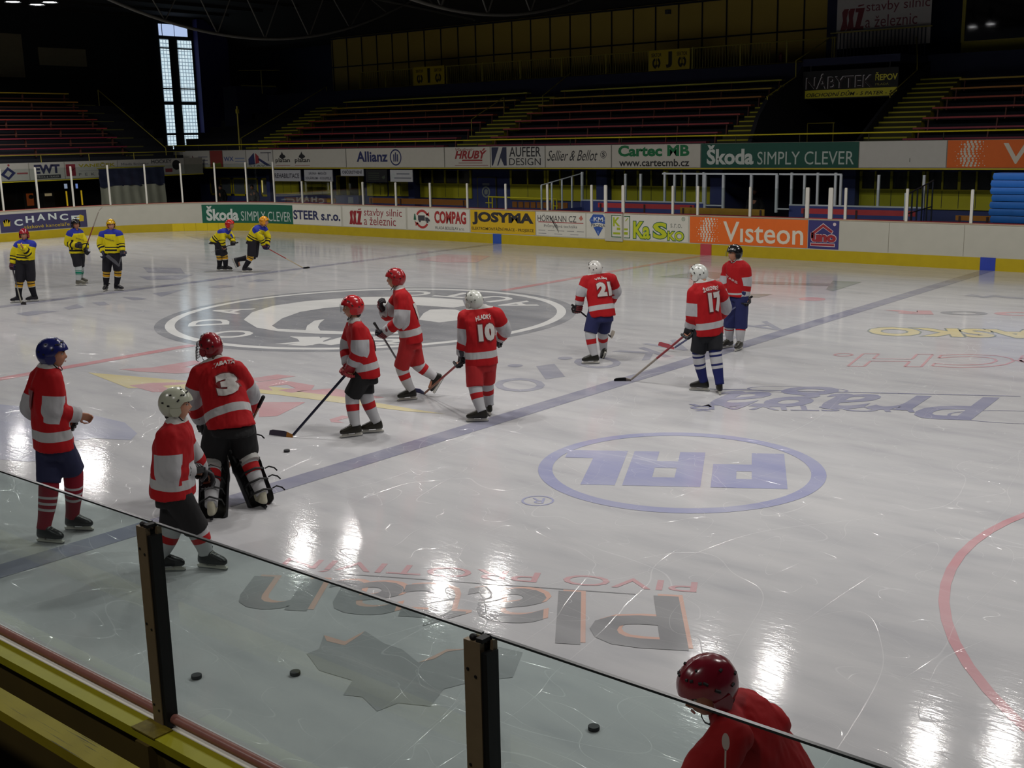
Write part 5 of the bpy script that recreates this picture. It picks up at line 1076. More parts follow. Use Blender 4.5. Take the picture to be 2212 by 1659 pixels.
# ---------------------------------------------------------------- lamp fittings
m_shade = mat('lamp_shade_grey', '#3a3c3c', .5, .5); m_lit = mat('lamp_glow', '#f4ecf4', .4, emit=26.0, var=.0)
lamp0 = None
for x, y in LAMPS:
    if lamp0 is None:
        lamp0 = tag(empty('arena_lamp', (x, y, LAMP_Z)), 'bell shaped arena lamp glowing under the dark roof', 'lamp', 'arena lamps over the ice')
        MB().tube([(0, 0, -.03), (0, 0, .12), (0, 0, .3), (0, 0, .42), (0, 0, .75)], [.29, .26, .16, .1, .1], 20, cap=False).build('shade', m_shade, lamp0, 60)
        mb = MB(); mb.add([(.25*math.cos(a), .25*math.sin(a), -.005) for a in [-i*PI/10 for i in range(20)]], [tuple(range(20))]); mb.build('lit_glass', m_lit, lamp0)
        MB().cyl((0, 0, .7), (0, 0, 1.3), .02, 6).build('hanger', m_shade, lamp0)
        lamp_light(lamp0)
    else: copy_thing(lamp0, (x, y, LAMP_Z))

# ---------------------------------------------------------------- people
def remesh(mb, voxel, smooth=3, fac=.5):
    me = bpy.data.meshes.new('tmp'); me.from_pydata(mb.v, [], mb.f); me.update()
    o = bpy.data.objects.new('tmp', me); COL.objects.link(o)
    r = o.modifiers.new('r', 'REMESH'); r.mode = 'VOXEL'; r.voxel_size = voxel
    if smooth: s = o.modifiers.new('s', 'SMOOTH'); s.factor = fac; s.iterations = smooth
    dg = bpy.context.evaluated_depsgraph_get(); out = bpy.data.meshes.new_from_object(o.evaluated_get(dg), depsgraph=dg)
    bpy.data.objects.remove(o); bpy.data.meshes.remove(me)
    return out
def coords(me):
    a = np.zeros(len(me.vertices) * 3); me.vertices.foreach_get('co', a); return a.reshape(-1, 3)
def wrinkle(me, amp, sx=9, sz=4.5, seed=0):
    c = coords(me); n = np.zeros(len(c) * 3); me.vertices.foreach_get('normal', n); n = n.reshape(-1, 3)
    d = np.array([noise.noise(Vector((p[0]*sx + seed, p[1]*sx, p[2]*sz))) + .5 * abs(noise.noise(Vector((p[0]*sx*2.2, p[1]*sx*2.2 + seed, p[2]*sz*1.6)))) for p in c])
    me.vertices.foreach_set('co', (c + n * (d * amp)[:, None]).ravel()); me.update()
def attr(me, name, vals):
    a = me.attributes.new(name, 'FLOAT', 'POINT'); a.data.foreach_set('value', np.asarray(vals, dtype=np.float32))
def along(c, pts):
    """Nearest point on a polyline for many points: (distance, normalised position)."""
    pts = [np.array(p) for p in pts]; L = [np.linalg.norm(b - a) for a, b in zip(pts, pts[1:])]; tot = sum(L); best = None; acc = 0
    for a, b, l in zip(pts, pts[1:], L):
        t = np.clip(((c - a) @ (b - a)) / (l * l), 0, 1); d = np.linalg.norm(c - (a + t[:, None] * (b - a)), axis=1); s = (acc + t * l) / tot
        best = (d, s) if best is None else (np.where(d < best[0], d, best[0]), np.where(d < best[0], s, best[1])); acc += l
    return best
def smooth_all(me): me.polygons.foreach_set('use_smooth', [True] * len(me.polygons)); me.update()
def bend(pts, n=5):
    """Rounded polyline through joints."""
    a, b, c = [Vector(p) for p in pts]; out = [a, a.lerp(b, .55)]
    p0, p2 = a.lerp(b, .82), b.lerp(c, .18)
    for i in range(n + 1):
        t = i / n; out.append(p0 * (1-t)**2 + b * 2*t*(1-t) + p2 * t*t)
    return out + [b.lerp(c, .5), c]
def lerps(vals, n):
    """Radii spread over n points."""
    r = []
    for i in range(n):
        x = i / (n - 1) * (len(vals) - 1); k = min(int(x), len(vals) - 2); r.append(vals[k] + (vals[k+1] - vals[k]) * (x - k))
    return r
def frame(o, x, y, z): return Matrix(((x[0], y[0], z[0], o[0]), (x[1], y[1], z[1], o[1]), (x[2], y[2], z[2], o[2]), (0, 0, 0, 1)))
def oval(c, ax, ay, rx, ry, n=20, sq=2.3):
    r = []
    for i in range(n):
        a = 2 * PI * i / n; ca, sa = math.cos(a), math.sin(a)
        r.append(Vector(c) + ax * (rx * math.copysign(abs(ca) ** (2/sq), ca)) + ay * (ry * math.copysign(abs(sa) ** (2/sq), sa)))
    return r

def head_shape(mb, M, hair=False):
    """Head with brow, eye sockets, nose, lips, chin and ears; local +Y is the face."""
    nu, nv = 32, 24; rings = []
    for i in range(1, nv):
        ph = PI * i / nv; r = []
        for j in range(nu):
            th = 2 * PI * j / nu; x = .077 * math.sin(ph) * math.cos(th); y = .098 * math.sin(ph) * math.sin(th); z = -.118 * math.cos(ph)
            if z < -.01:
                k = min(1, (-z - .01) / .1); x *= 1 - .30 * k
                if y < 0: y *= 1 - .45 * k
                else: y = y * (1 - .04 * k) + .012 * k
            f = max(0, math.sin(th)) ** 2 * math.sin(ph); g = lambda a, b, sx, sz: math.exp(-((x - a) / sx) ** 2 - ((z - b) / sz) ** 2)
            d = .010 * (g(0, .034, .05, .014)) - .010 * (g(.031, .012, .016, .012) + g(-.031, .012, .016, .012))
            d += .026 * g(0, -.024, .012, .016) + .016 * g(0, -.002, .010, .022) + .007 * g(0, -.062, .024, .010) - .004 * g(0, -.050, .02, .004) + .010 * g(0, -.104, .024, .014) + .004 * (g(.042, -.03, .02, .02) + g(-.042, -.03, .02, .02))
            r.append(M @ Vector((x, y + d * f, z)))
        rings.append(r)
    mb.loft(rings)
    for s in (-1, 1):
        v = MB(); v.ball((0, 0, 0), (.010, .020, .032), 0, 10, 8); mb.add([M @ (Vector(p) + Vector((s * .080, -.008, -.004))) for p in v.v], v.f)
def face_paint(mb, M):
    for s in (-1, 1):
        v = MB(); v.ball((s * .031, .083, .010), (.0125, .010, .008), 1, 10, 8); v.ball((s * .031, .0905, .010), (.0055, .0045, .0055), 2, 8, 6)
        v.obox((s * .031, .099, .030), (.017, 0, 0), (0, .004, 0), (0, 0, .0035), 2)
        mb.add([M @ Vector(p) for p in v.v], v.f, 0); mb.m[-len(v.f):] = v.m
    v = MB(); v.ball((0, .100, -.062), (.021, .006, .006), 3, 10, 6); mb.add([M @ Vector(p) for p in v.v], v.f, 3)

def hand_frame(wr, el, axis=None, side=1):
    y = (Vector(wr) - Vector(el)).normalized()
    x = Vector(axis) if axis is not None else Vector((0, 0, 1)).cross(y) * side
    x = x - y * x.dot(y); x = x.normalized() if x.length > .15 else y.orthogonal().normalized()
    return frame(Vector(wr), x, y, x.cross(y))
def fingers(mb, M, k=1.0, curl=1.0, r=.0095, thumb=1, m=0, spread=.0):
    """Four unequal fingers curling towards -Z, and a thumb from the side of the palm."""
    for i, (x, l) in enumerate(((.032, .072), (.011, .080), (-.011, .074), (-.031, .058))):
        x *= k; p = [Vector((x, .088*k, -.004)), Vector((x*(1+spread), .088*k + l*.42*k, -.012 - .012*curl)), Vector((x*(1+spread), .088*k + l*(.42 + .22*(1-curl*.6))*k, -.030*curl*k - .012)), Vector((x*(1+spread), .088*k + l*(.75 - .6*curl)*k + .01, -.052*curl*k - .012))]
        mb.tube([M @ q for q in p], [r*1.15*k, r*1.1*k, r*k, r*.8*k], 8, m)
    t = thumb; p = [Vector((t*.030*k, .025*k, -.006)), Vector((t*.056*k, .050*k, -.020)), Vector((t*.054*k, .078*k, -.038*curl - .006)), Vector((t*.038*k, .098*k, -.052*curl - .006))]
    mb.tube([M @ q for q in p], [r*1.4*k, r*1.25*k, r*1.1*k, r*.85*k], 8, m)
def palm(mb, M, k=1.0, th=.014, m=0):
    mb.loft([[M @ q for q in oval((0, y*k, z), Vector((1,0,0)), Vector((0,0,1)), w*k, t*k, 12)] for y, w, t, z in ((-.02, .026, .02, 0), (.0, .030, .019, 0), (.04, .042, th*1.15, -.002), (.085, .044, th, -.004), (.098, .040, th*.7, -.006))], m)

SKATE = None
def skate(par, an, hd, pitch, boot, holder='#b8b6ac', name='skate'):
    f = Vector(hd).normalized(); lat = f.cross(Vector((0, 0, 1))).normalized(); p = math.radians(pitch)
    f2 = f * math.cos(p) + Vector((0, 0, 1)) * math.sin(p); up = lat.cross(f2).normalized()
    M = frame(Vector(an) - f2 * -.065 - up * .155, f2, lat * -1, up)
    X, Yv = Vector((1,0,0)), Vector((0,1,0))
    mb = MB(); R_ = []
    for z, cx, hl, hw in ((.058, .0, .140, .040), (.066, .0, .147, .046), (.088, .0, .148, .049), (.112, -.008, .136, .047), (.132, -.03, .110, .044), (.155, -.055, .078, .042), (.182, -.064, .056, .040), (.203, -.064, .050, .038)):
        R_.append([M @ q for q in oval((cx, 0, z), X, Yv, hl, hw, 20, 2.6)])
    mb.loft(R_)
    mb.obox(M @ Vector((-.02, 0, .18)), (M.to_3x3() @ Vector((.010, 0, .03))), M.to_3x3() @ Vector((0, .03, 0)), M.to_3x3() @ Vector((.008, 0, -.002)))
    o = mb.build(name, mat('boot' + boot, boot, .38, var=.25, scale=18), par, 60)
    mb = MB(); fn = lambda u, v, d: M @ Vector((u, d, v))
    for q in ([(.125,.062),(.03,.062),(.045,.034),(.115,.034)], [(-.045,.062),(-.135,.062),(-.128,.034),(-.06,.034)], [(.142,.036),(.150,.026),(.142,.016),(-.150,.016),(-.155,.036)]): mb.prism(q, fn, -.015, .015)
    mb.build('blade_holder', mat('holder' + holder, holder, .4, var=.05), o)
    mb = MB(); mb.prism([(.155,.020),(.150,.005),(.13,.0),(-.14,.0),(-.158,.006),(-.16,.018)], fn, -.0025, .0025); mb.build('blade', mat('blade_steel', '#9a9c9e', .25, .9), o)
    mb = MB()
    for i in range(4):
        x, z = .065 - .03*i, .120 + .018*i; mb.tube([M @ Vector((x, -.032, z)), M @ Vector((x + .008, 0, z + .014)), M @ Vector((x, .032, z))], .0035, 6)
    mb.build('lace', mat('lace_grey', '#8c8a80', .7), o)
def glove(par, M, col, col2, thumb, curl=1.0, cuffc=None):
    mb = MB(); v = MB()
    v.loft([[Vector(q) for q in oval((0, y, .0), Vector((1,0,0)), Vector((0,0,1)), a, b, 16)] for y, a, b in ((-.085, .068, .062), (-.08, .072, .066), (-.02, .062, .055), (.0, .055, .045))], 1)
    v.loft([[Vector(q) for q in oval((0, y, z), Vector((1,0,0)), Vector((0,0,1)), a, b, 16, 3)] for y, a, b, z in ((-.005, .052, .042, 0), (.03, .060, .036, .002), (.075, .064, .034, .002), (.10, .060, .026, -.004))], 0)
    for y in (.02, .048, .076): v.tube([(-.052, y, .024), (-.03, y, .036), (.03, y, .036), (.052, y, .024)], .014, 8, 1)
    for i, x in enumerate((.046, .016, -.015, -.045)):
        l = (.06, .068, .064, .052)[i]; p = [Vector((x, .095, .004)), Vector((x, .095 + l*.55, -.010 - .01*curl)), Vector((x, .095 + l*(.85 - .25*curl), -.042*curl - .012)), Vector((x, .095 + l*(1.0 - .85*curl), -.070*curl - .010))]
        v.tube(p, [.020, .020, .019, .015], 8, 0)
        v.tube([p[0] + Vector((0, .012, .012)), p[1] + Vector((0, -.006, .012))], .013, 8, 1)
    t = thumb; v.tube([(t*.04, .02, -.004), (t*.078, .048, -.018), (t*.078, .085, -.04*curl - .006), (t*.05, .112, -.06*curl - .006)], [.021, .021, .019, .015], 8, 0)
    mb.add([M @ (Vector(p) * 1.12) for p in v.v], v.f); mb.m = list(v.m)
    return mb.build('glove', [mat('glove' + col, col, .55, var=.2, scale=30), mat('glove' + col2, col2, .5, var=.15, scale=30)], par, 60)

def helmet(par, M, col, visor=False, cage=False, strap=True, vents='#0c0c0c'):
    """Hockey helmet shell with ridges, ear flaps, vents, chin strap; visor or wire cage when worn."""
    nu, nv = 36, 12; rings = []
    def pt(a, t, off=0):
        ca, sa = math.cos(a), math.sin(a)
        zr = .040 if sa > .45 else (-.072 if sa < -.35 else -.040 + (.080) * max(0, sa) / .45 if sa > 0 else -.040 + (-.032) * min(1, -sa / .35))
        z0 = (zr - .02) / .125; ph0 = math.asin(max(-.95, min(.95, z0))); ph = ph0 + (PI/2 - ph0) * t
        k = 1 + off + .028 * math.exp(-((abs(ca) * math.cos(ph) - .42) / .10) ** 2) * (t > .05) + .02 * math.exp(-(ca * math.cos(ph) / .12) ** 2)
        return Vector((.098 * k * math.cos(ph) * ca, .127 * k * math.cos(ph) * sa - .004, .02 + .125 * k * math.sin(ph)))
    for i in range(nv): rings.append([M @ pt(2*PI*j/nu, i/nv) for j in range(nu)])
    inner = [[M @ pt(2*PI*j/nu, i/nv, -.10) for j in range(nu)] for i in range(nv)]
    mb = MB(); mb.loft(inner[::-1] + rings, 0, False)
    k = len(mb.v); mb.v.append(tuple(M @ Vector((0, -.004, .147)))); base = (2*nv - 1) * nu
    for j in range(nu): mb.f.append((k, base + j, base + (j+1) % nu)); mb.m.append(0)
    for s in (-1, 1):   # ear flaps
        v = MB(); v.loft([[Vector((s*x, y, z)) for y, z in ((-.045,.0),(.030,.0),(.034,-.035),(.012,-.062),(-.03,-.062),(-.05,-.03))] for x in (.083, .099)]); mb.add([M @ Vector(p) for p in v.v], v.f)
    o = mb.build('helmet', mat('helmet' + col, col, .22, var=.04, spec=.6), par, 50)
    mb = MB()
    for s in (-1, 1):
        for a, t in ((.95, .40), (1.2, .42), (.4, .35), (.1, .3), (2.2, .40), (2.55, .32), (-.5, .35), (-.9, .42), (.7, .62), (-.4, .62)):
            aa = a if s > 0 else PI - a; p = pt(aa, t, .004); q = pt(aa + .14, t, .004); mb.tube([M @ p, M @ q], .0075, 6)
    mb.build('vent', mat('vent' + vents, vents, .7), o)
    if strap:
        mb = MB(); mb.tube([M @ Vector(p) for p in ((-.088, .0, -.05), (-.07, .03, -.095), (-.03, .055, -.125), (0, .06, -.13), (.03, .055, -.125), (.07, .03, -.095), (.088, 0, -.05))], .006, 6, flat=.5); mb.build('chin_strap', m_black, o, 60)
    if visor:
        mb = MB(); r0 = [M @ Vector((.112*math.cos(a), .136*math.sin(a) + .004, .052)) for a in [PI*(.1 + .8*i/16) for i in range(17)]]; r1 = [M @ Vector((.110*math.cos(a), .140*math.sin(a) + .006, -.032)) for a in [PI*(.1 + .8*i/16) for i in range(17)]]
        mb.add(r0 + r1, [(i, i+1, 18+i, 17+i) for i in range(16)]); mb.build('visor', MATS['visor'], o, 180)
    if cage:
        mb = MB(); C = lambda a, z, r=.14: M @ Vector((.108*math.cos(a), r*math.sin(a) + .002, z))
        for z in (.045, .018, -.010, -.038, -.066, -.094, -.118): mb.tube([C(PI*(.08 + .84*i/14), z, .145 + .02*(z < 0)) for i in range(15)], .0035, 6)
        for i in range(1, 12): a = PI * (.08 + .84*i/12); mb.tube([C(a, z, .146 + .02*(z < 0)) for z in (.045, .0, -.04, -.08, -.118)], .003, 6)
        mb.build('wire_cage', mat('cage_steel', '#6a6c6e', .3, .8), o, 60)
    return o

TOWARDS = {}
glass_v = glass_mat('visor', (.93, .95, .95), .1)
SKIN = ['#a8745a', '#b07c62', '#9c6a50']
RED_T = [(0, '#9c1016'), (.27, '#a2a2a4'), (.63, '#9c1016'), (.82, '#a2a2a4')]
RED_H = [(0, '#a8a6a2'), (.008, '#9c1016'), (.74, '#a6a6a6'), (.86, '#9c1016')]
YEL_T = [(0, '#26308c'), (.10, '#c0b010'), (.60, '#14141a'), (.66, '#c0b010'), (.74, '#14141a'), (.83, '#c0b010')]
YEL_H = [(0, '#26308c'), (.13, '#c0b010'), (.70, '#14141a'), (.755, '#c0b010'), (.82, '#14141a'), (.90, '#c0b010')]
def person(key, label, o):
    d = {k: (Vector(v) if isinstance(v, tuple) else v) for k, v in PP[key].items()}
    P_, N_, Hd = d['pelvis'], d['neck'], d['head']; up = (N_ - P_).normalized(); SP = (N_ - P_).length
    lat = (d['Rsh'] - d['Lsh']); lat = (lat - up * lat.dot(up)).normalized(); fwd = up.cross(lat)
    hl = Vector((lat.x, lat.y, 0)).normalized(); hf = Vector((-hl.y, hl.x, 0)); zz = Vector((0, 0, 1))
    hipc = P_ + up * .11
    hip = {'L': hipc - hl * .095, 'R': hipc + hl * .095}
    pit = math.radians(d.get('hpitch', 0)); hy = d['hface'].normalized(); hx = hy.cross(zz).normalized(); hy2 = hy * math.cos(pit) + zz * math.sin(pit); hz = hx.cross(hy2).normalized()
    ks = o.get('headk', 1.06)
    HM = frame(Hd - hz * .045, hx, hy2, hz) @ Matrix.Scale(ks, 4)
    axis = {s: None for s in 'LR'}
    for s, st in o.get('hold', {}).items(): a = ST[st]; axis[s] = (Vector(a[0]) - Vector(a[1])).normalized()
    HF = {}
    for s, sd in (('L', -1), ('R', 1)):
        ax = axis[s]
        if ax is None: ax = fwd * 1.0
        HF[s] = hand_frame(d[s + 'wr'], d[s + 'el'], ax, sd)
    # --- body: one continuous surface
    mb = MB(); k = o.get('bulk', 1.0)
    tr = [(0, .058, .062), (.10, .10, .075), (.18, .165, .095), (.32, .17, .11), (.6, .155, .105), (.85, .165, .115), (1.0, .16, .115)]
    mb.loft([oval(N_.lerp(P_ + up * .02, t), lat.lerp(hl, t).normalized(), fwd.lerp(hf, t).normalized(), a, b) for t, a, b in tr])
    mb.tube([N_ - up * .06, N_, HM @ Vector((0, -.02, -.06)), HM @ Vector((0, -.01, .0))], [.066, .058, .054, .05], 14)
    head_shape(mb, HM)
    for s in 'LR':
        mb.tube(bend((d[s+'sh'], d[s+'el'], d[s+'wr'])), lerps([.062, .052, .046, .042, .036, .028], 10), 12)
        palm(mb, HF[s]); fingers(mb, HF[s], 1, .9, thumb=1 if s == 'L' else -1)
        mb.tube(bend((hip[s], d[s+'kn'], d[s+'an'])), lerps([.092, .078, .058, .056, .045, .036], 10), 14)
        f = Vector(d[s+'hd']); pp = math.radians(d[s+'pt']); f = f * math.cos(pp) + zz * math.sin(pp)
        mb.tube([d[s+'an'] - f*.03, d[s+'an'] + f*.03 - zz*.03, d[s+'an'] + f*.14 - zz*.06], [.036, .036, .026], 10)
    me = remesh(mb, o.get('voxel', .0095), 2)
    m2 = MB(); face_paint(m2, HM); nf = len(me.polygons)
    bm = bmesh.new(); bm.from_mesh(me); vs = [bm.verts.new(p) for p in m2.v]
    for f, mi in zip(m2.f, m2.m):
        q = bm.faces.new([vs[i] for i in f]); q.material_index = mi
    bm.to_mesh(me); bm.free(); smooth_all(me)
    sk = SKIN[o.get('skin', 0)]
    for x in (mat('skin' + sk, sk, .5, var=.08, scale=20), mat('eye_white', '#b8b4ac', .2), mat('eye_dark', '#1c1410', .3), mat('lip', '#8a4a40', .5)): me.materials.append(x)
    root = tag(link('person', me), label, 'person')
    # --- jersey
    if o.get('jersey', True):
        mb = MB()
        tj = [(0, .078, .078), (.05, .105, .088), (.11, .165, .108), (.20, .205, .135), (.40, .215, .15), (.65, .215, .155), (.85, .222, .168), (1.0, .228, .172)]
        mb.loft([oval(N_.lerp(P_, t) - fwd * .02 * math.sin(PI * t), lat.lerp(hl, t*.6).normalized(), fwd.lerp(hf, t*.6).normalized(), a*k, b*k, 24) for t, a, b in tj])
        arms = {}
        for s in 'LR':
            arms[s] = [d[s+'sh'], d[s+'el'], d[s+'wr']]; rr = lerps([.098, .100, .098, .095, .092, .088, .084, .074], 10)
            sh = d[s+'sh'].lerp(N_, .06) - up * .02; arms[s][0] = sh
            mb.tube(bend(arms[s]), [x * o.get('armk', 1.0) for x in rr], 16); mb.ball(sh, .098 * o.get('armk', 1.0))
            mb.tube([N_ + up * .005, N_.lerp(sh, .5) - up * .005, sh - up * .005], [.070, .088, .094], 14)
        me = remesh(mb, .0125, 4); wrinkle(me, .016, 10, 5, seed=len(key) + ord(key[0])); c = coords(me)
        dl, tl = along(c, arms['L']); dr, tr_ = along(c, arms['R']); dt, th = along(c, [N_, P_])
        h = ((c - np.array(N_)) @ np.array(P_ - N_)) / SP**2
        t = np.where(dl < dr, tl, tr_); da = np.minimum(dl, dr)
        # belongs to the arm when nearer its axis than the trunk's side
        side = np.abs((c - np.array(N_)) @ np.array(lat)); ak = o.get('armk', 1.0); q = lambda v, z: .5 + (z - v) / .08; w = np.clip(np.maximum(np.minimum(q(da, .135 * ak), q(-side, -.150)), q(da, .100 * ak)), 0, 1)
        attr(me, 'h', np.clip(h, 0, 1)); attr(me, 't', t); attr(me, 'w', w); smooth_all(me)
        me.materials.append(ramp_mat('jersey_' + o['kit'], o['T'], o['H']))
        J = link('jersey', me, root)
        if o.get('num') or o.get('chest'):
            bv = BVHTree.FromPolygons([tuple(x) for x in coords(me)], [tuple(p.vertices) for p in me.polygons])
            def decal(name, s, box, face, col, bold, offd, shear=0.0, bnd=None):
                mb = MB(); v2, f = text2d(s, bold, shear); u0, w0, u1, w1 = box
                v2, f = cut([(u0 + x*(u1-u0), w0 + y*(w1-w0) + (bnd(x) if bnd else 0)) for x, y in v2], f, .02); vs = []
                L_ = lat.lerp(hl, .3).normalized(); F_ = fwd.lerp(hf, .3).normalized()
                for x, y in v2:
                    b = N_.lerp(P_, y) + (L_ * x if face < 0 else L_ * -x); b = b.copy() if face < 0 else b
                    org = b + F_ * face * .6; hit = bv.ray_cast(org, F_ * -face, 1.0)
                    vs.append((hit[0] if hit[0] is not None else b + F_ * face * .17) + F_ * face * offd)
                mb.add(vs, f); mb.build(name, mat('print' + col, col, .6, var=.05), J, 180)
            NM = o.get('num')
            if NM:
                txt, w_, x0, y0, hgt, col = NM[:6]
                if len(NM) > 6 and NM[6]: decal('number_outline', txt, (x0 - w_/2 - .012, (y0 + hgt) + .02, x0 + w_/2 + .012, y0 - .02), -1, NM[6], .10, .012)  # dark red print edging the number
                decal('shirt_number', txt, (x0 - w_/2, y0 + hgt, x0 + w_/2, y0), -1, col, .07, .016)
            if o.get('name'): nm, x0, y0, w_, hgt = o['name']; decal('name_lettering', nm, (x0 - w_/2, y0 + hgt, x0 + w_/2, y0), -1, '#b4b0ac', .03, .016, bnd=lambda x: -.03 * math.sin(PI * x))
            if o.get('chest'): nm, x0, y0, w_, hgt, col, sl = o['chest']; decal('chest_lettering', nm, (x0 - w_/2, y0 + hgt, x0 + w_/2, y0), 1, col, .03, .014, bnd=lambda x: sl * x)
        if o.get('collar'):
            mb = MB(); mb.tube([N_ + up*.005 + (lat*math.cos(a)*.078 + fwd*math.sin(a)*.078) - up * (.05 * max(0, math.sin(a)) ** 3) for a in [2*PI*i/20 for i in range(21)]], .011, 8); mb.build('collar', mat('collar_white', '#a8a6a2', .7), root, 180)
    # --- padded trousers
    mb = MB(); pk = o.get('pantk', 1.0)
    mb.loft([oval(P_ + up * u, hl, hf, a*pk, b*pk, 20) for u, a, b in ((.17, .165, .12), (.08, .185, .14), (-.03, .188, .142), (-.09, .175, .135))])
    pl = o.get('pantlen', 1.03)
    for s in 'LR':
        a, b = hip[s], d[s+'kn']; e = a.lerp(b, pl); mb.tube([a, a.lerp(b, .35), a.lerp(b, .7), e], [.125*pk, .128*pk, .122*pk, .115*pk], 16)
    me = remesh(mb, .0135, 4); wrinkle(me, .009, 8, 5, 3); smooth_all(me); me.materials.append(mat('trousers' + o['pants'], o['pants'], .8, var=.15, scale=12)); link(o.get('pantname', 'hockey_trousers'), me, root)
    # --- socks and skates
    for s in 'LR':
        if o.get('shoes'):
            f = Vector(d[s+'hd']); mb = MB(); q = d[s+'an']; mb.loft([oval((q.x + f.x*cx, q.y + f.y*cx, z), f, f.cross(zz), hl_, hw) for z, cx, hl_, hw in ((.0, .05, .14, .045), (.03, .05, .14, .048), (.07, .02, .10, .045), (.11, 0, .06, .045))]); mb.build('shoe', m_black, root, 60)
            mb = MB(); mb.tube([hip[s].lerp(d[s+'kn'], .8), d[s+'kn'], d[s+'kn'].lerp(d[s+'an'], .6), d[s+'an']], [.09, .085, .08, .075], 14); mb.build('trouser_leg', mat('trousers' + o['pants'], o['pants']), root, 180); continue
        kn, an = d[s+'kn'], d[s+'an']; ax = (an - kn).normalized(); top = kn - ax * .03
        mb = MB(); n = 26; rr = lerps([.088, .094, .092, .089, .085, .079, .072, .067, .066], n)
        fd = Vector(d[s+'hd']); pts = [top.lerp(an + ax * .012, i / (n-1)) + fd * .012 * math.sin(PI * i / (n-1)) for i in range(n)]
        mb.tube(pts, [r * o.get('sockk', 1.0) for r in rr], 18)
        me = bpy.data.meshes.new('sock'); me.from_pydata(mb.v, [], mb.f); me.update()
        attr(me, 'h', [min(1, (i // 18) / (n - 1)) for i in range(len(mb.v))]); smooth_all(me); me.materials.append(ramp_mat('sock_' + o['sock'], None, SOCKS[o['sock']])); link('sock', me, root)
        skate(root, an, d[s+'hd'], d[s+'pt'], o.get('boot', '#17160f'), o.get('holder', '#b8b6ac'))
    # --- helmet, gloves, hair
    if o.get('helmet'): helmet(root, HM @ Matrix.Scale(1.10, 4), o['helmet'], o.get('visor', False), o.get('cage', False), True, o.get('vents', '#0c0c0c'))
    if o.get('helmet') and key != 'C':     # hair at the nape
        v = MB(); v.ball((0, -.062, -.070), (.058, .042, .045), 0, 14, 10); mb = MB().add([HM @ Vector(p) for p in v.v], v.f); mb.build('hair', mat('nape_hair', '#1c1410', .8, var=.3, scale=60), root, 180)
    if key == 'C':                         # number on the back of her helmet
        mb = MB(); HH = HM @ Matrix.Scale(1.10, 4)
        word(mb, '3', (.035, .045, .062, .088), lambda u, v, w=0: HH @ Vector((u, -.136 * math.sqrt(max(0, 1 - (u/.1)**2 - ((v-.02)/.128)**2)) - .010, v)), bold=.04)
        mb.build('helmet_number', mat('printed_white', '#b4b0ac', .6), root)
    if o.get('hair'):
        mb = MB(); rings = []
        for i in range(9):
            t = i / 8; rings.append([HM @ Vector((.084 * math.cos(t*1.45) * math.cos(a), .104 * math.cos(t*1.45) * math.sin(a) - .008, .03 + .105 * math.sin(t*1.45) - .07 * (1-t) * (math.sin(a) < .3))) for a in [2*PI*j/20 for j in range(20)]])
        mb.loft(rings); mb.build('hair', mat('hair' + o['hair'], o['hair'], .7, var=.3, scale=40), root, 180)
    for s in o.get('gloves', 'LR'):
        g = o.get('glove', ('#101014', '#1c1c22')); glove(root, HF[s], g[0], g[1], 1 if s == 'L' else -1, 1.0)
    return root, d, HM

SOCKS = {'white_red': [(0, '#a6a6a8'), (.34, '#a01a1e'), (.54, '#a6a6a8')], 'white_red_low': [(0, '#a01a1e'), (.12, '#a6a6a8'), (.30, '#a01a1e'), (.36, '#a6a6a8')],
         'maroon_white': [(0, '#7c1626'), (.34, '#a8a4a4'), (.39, '#7c1626'), (.46, '#a8a4a4'), (.51, '#7c1626'), (.58, '#a8a4a4'), (.63, '#7c1626')],
         'navy_white': [(0, '#1c2258'), (.10, '#b0b0b2'), (.17, '#1c2258'), (.23, '#b0b0b2'), (.42, '#1c2258'), (.48, '#b0b0b2'), (.56, '#1c2258')],
         'black_gold': [(0, '#14131a'), (.06, '#b0b0a8'), (.10, '#b08c30'), (.22, '#14131a'), (.28, '#b88a20'), (.42, '#b0b0a8'), (.46, '#14131a')],
         'white_green': [(0, '#a2a6a6'), (.36, '#127058'), (.40, '#a2a6a6'), (.44, '#127058'), (.58, '#a2a6a6'), (.62, '#127058'), (.65, '#a2a6a6')], 'dark': [(0, '#14131a'), (.5, '#16151c')]}
RED = dict(kit='red', T=RED_T, H=RED_H); YEL = dict(kit='yellow', T=YEL_T, H=YEL_H, pants='#121019', chest=('BOLESLAV', .0, .30, .24, .045, '#2c2a2c', .12))
W_, N_NUM = '#b4b0ac', '#6a1418'
def D_(base, **kw): r = dict(base); r.update(kw); return r
person('A', 'skater in red jersey and blue helmet facing right, at the far left', D_(RED, pants='#181c3c', sock='maroon_white', helmet='#1a1f58', boot='#1c1c1e', gloves='L', glove=('#0e0e10', '#18181c'), num=('7', .16, -.02, .26, .25, '#7c4448'), collar=True, voxel=.0085))
person('B', 'gliding skater in red jersey and cream white helmet beside the goalkeeper', D_(RED, pants='#0e0e10', sock='white_red', helmet='#a8aa98', boot='#141418', collar=True, skin=1, voxel=.0085, bulk=1.08))
Cg, Cd, CH = person('C', 'goalkeeper in red jersey number 3 with black leg pads, seen from behind', D_(RED, pants='#0a0a0c', sock='white_red', helmet='#7c1620', cage=True, boot='#b0ac98', holder='#15151a', num=('3', .21, .12, .25, .33, W_, N_NUM), name=('ŠABATA', .125, .065, .25, .085), bulk=1.1, pantk=1.2, glove=('#0e0e10', '#16161a')))
person('D', 'skater in red helmet and black trousers facing left with stick on the ice', D_(RED, pants='#0e0d0e', sock='white_red', helmet='#a41a20', visor=True, hold={'L': 'D', 'R': 'D'}, glove=('#8c1620', '#9a9698'), boot='#1c190f', collar=True, num=('8', .2, 0, .30, .3, W_)))
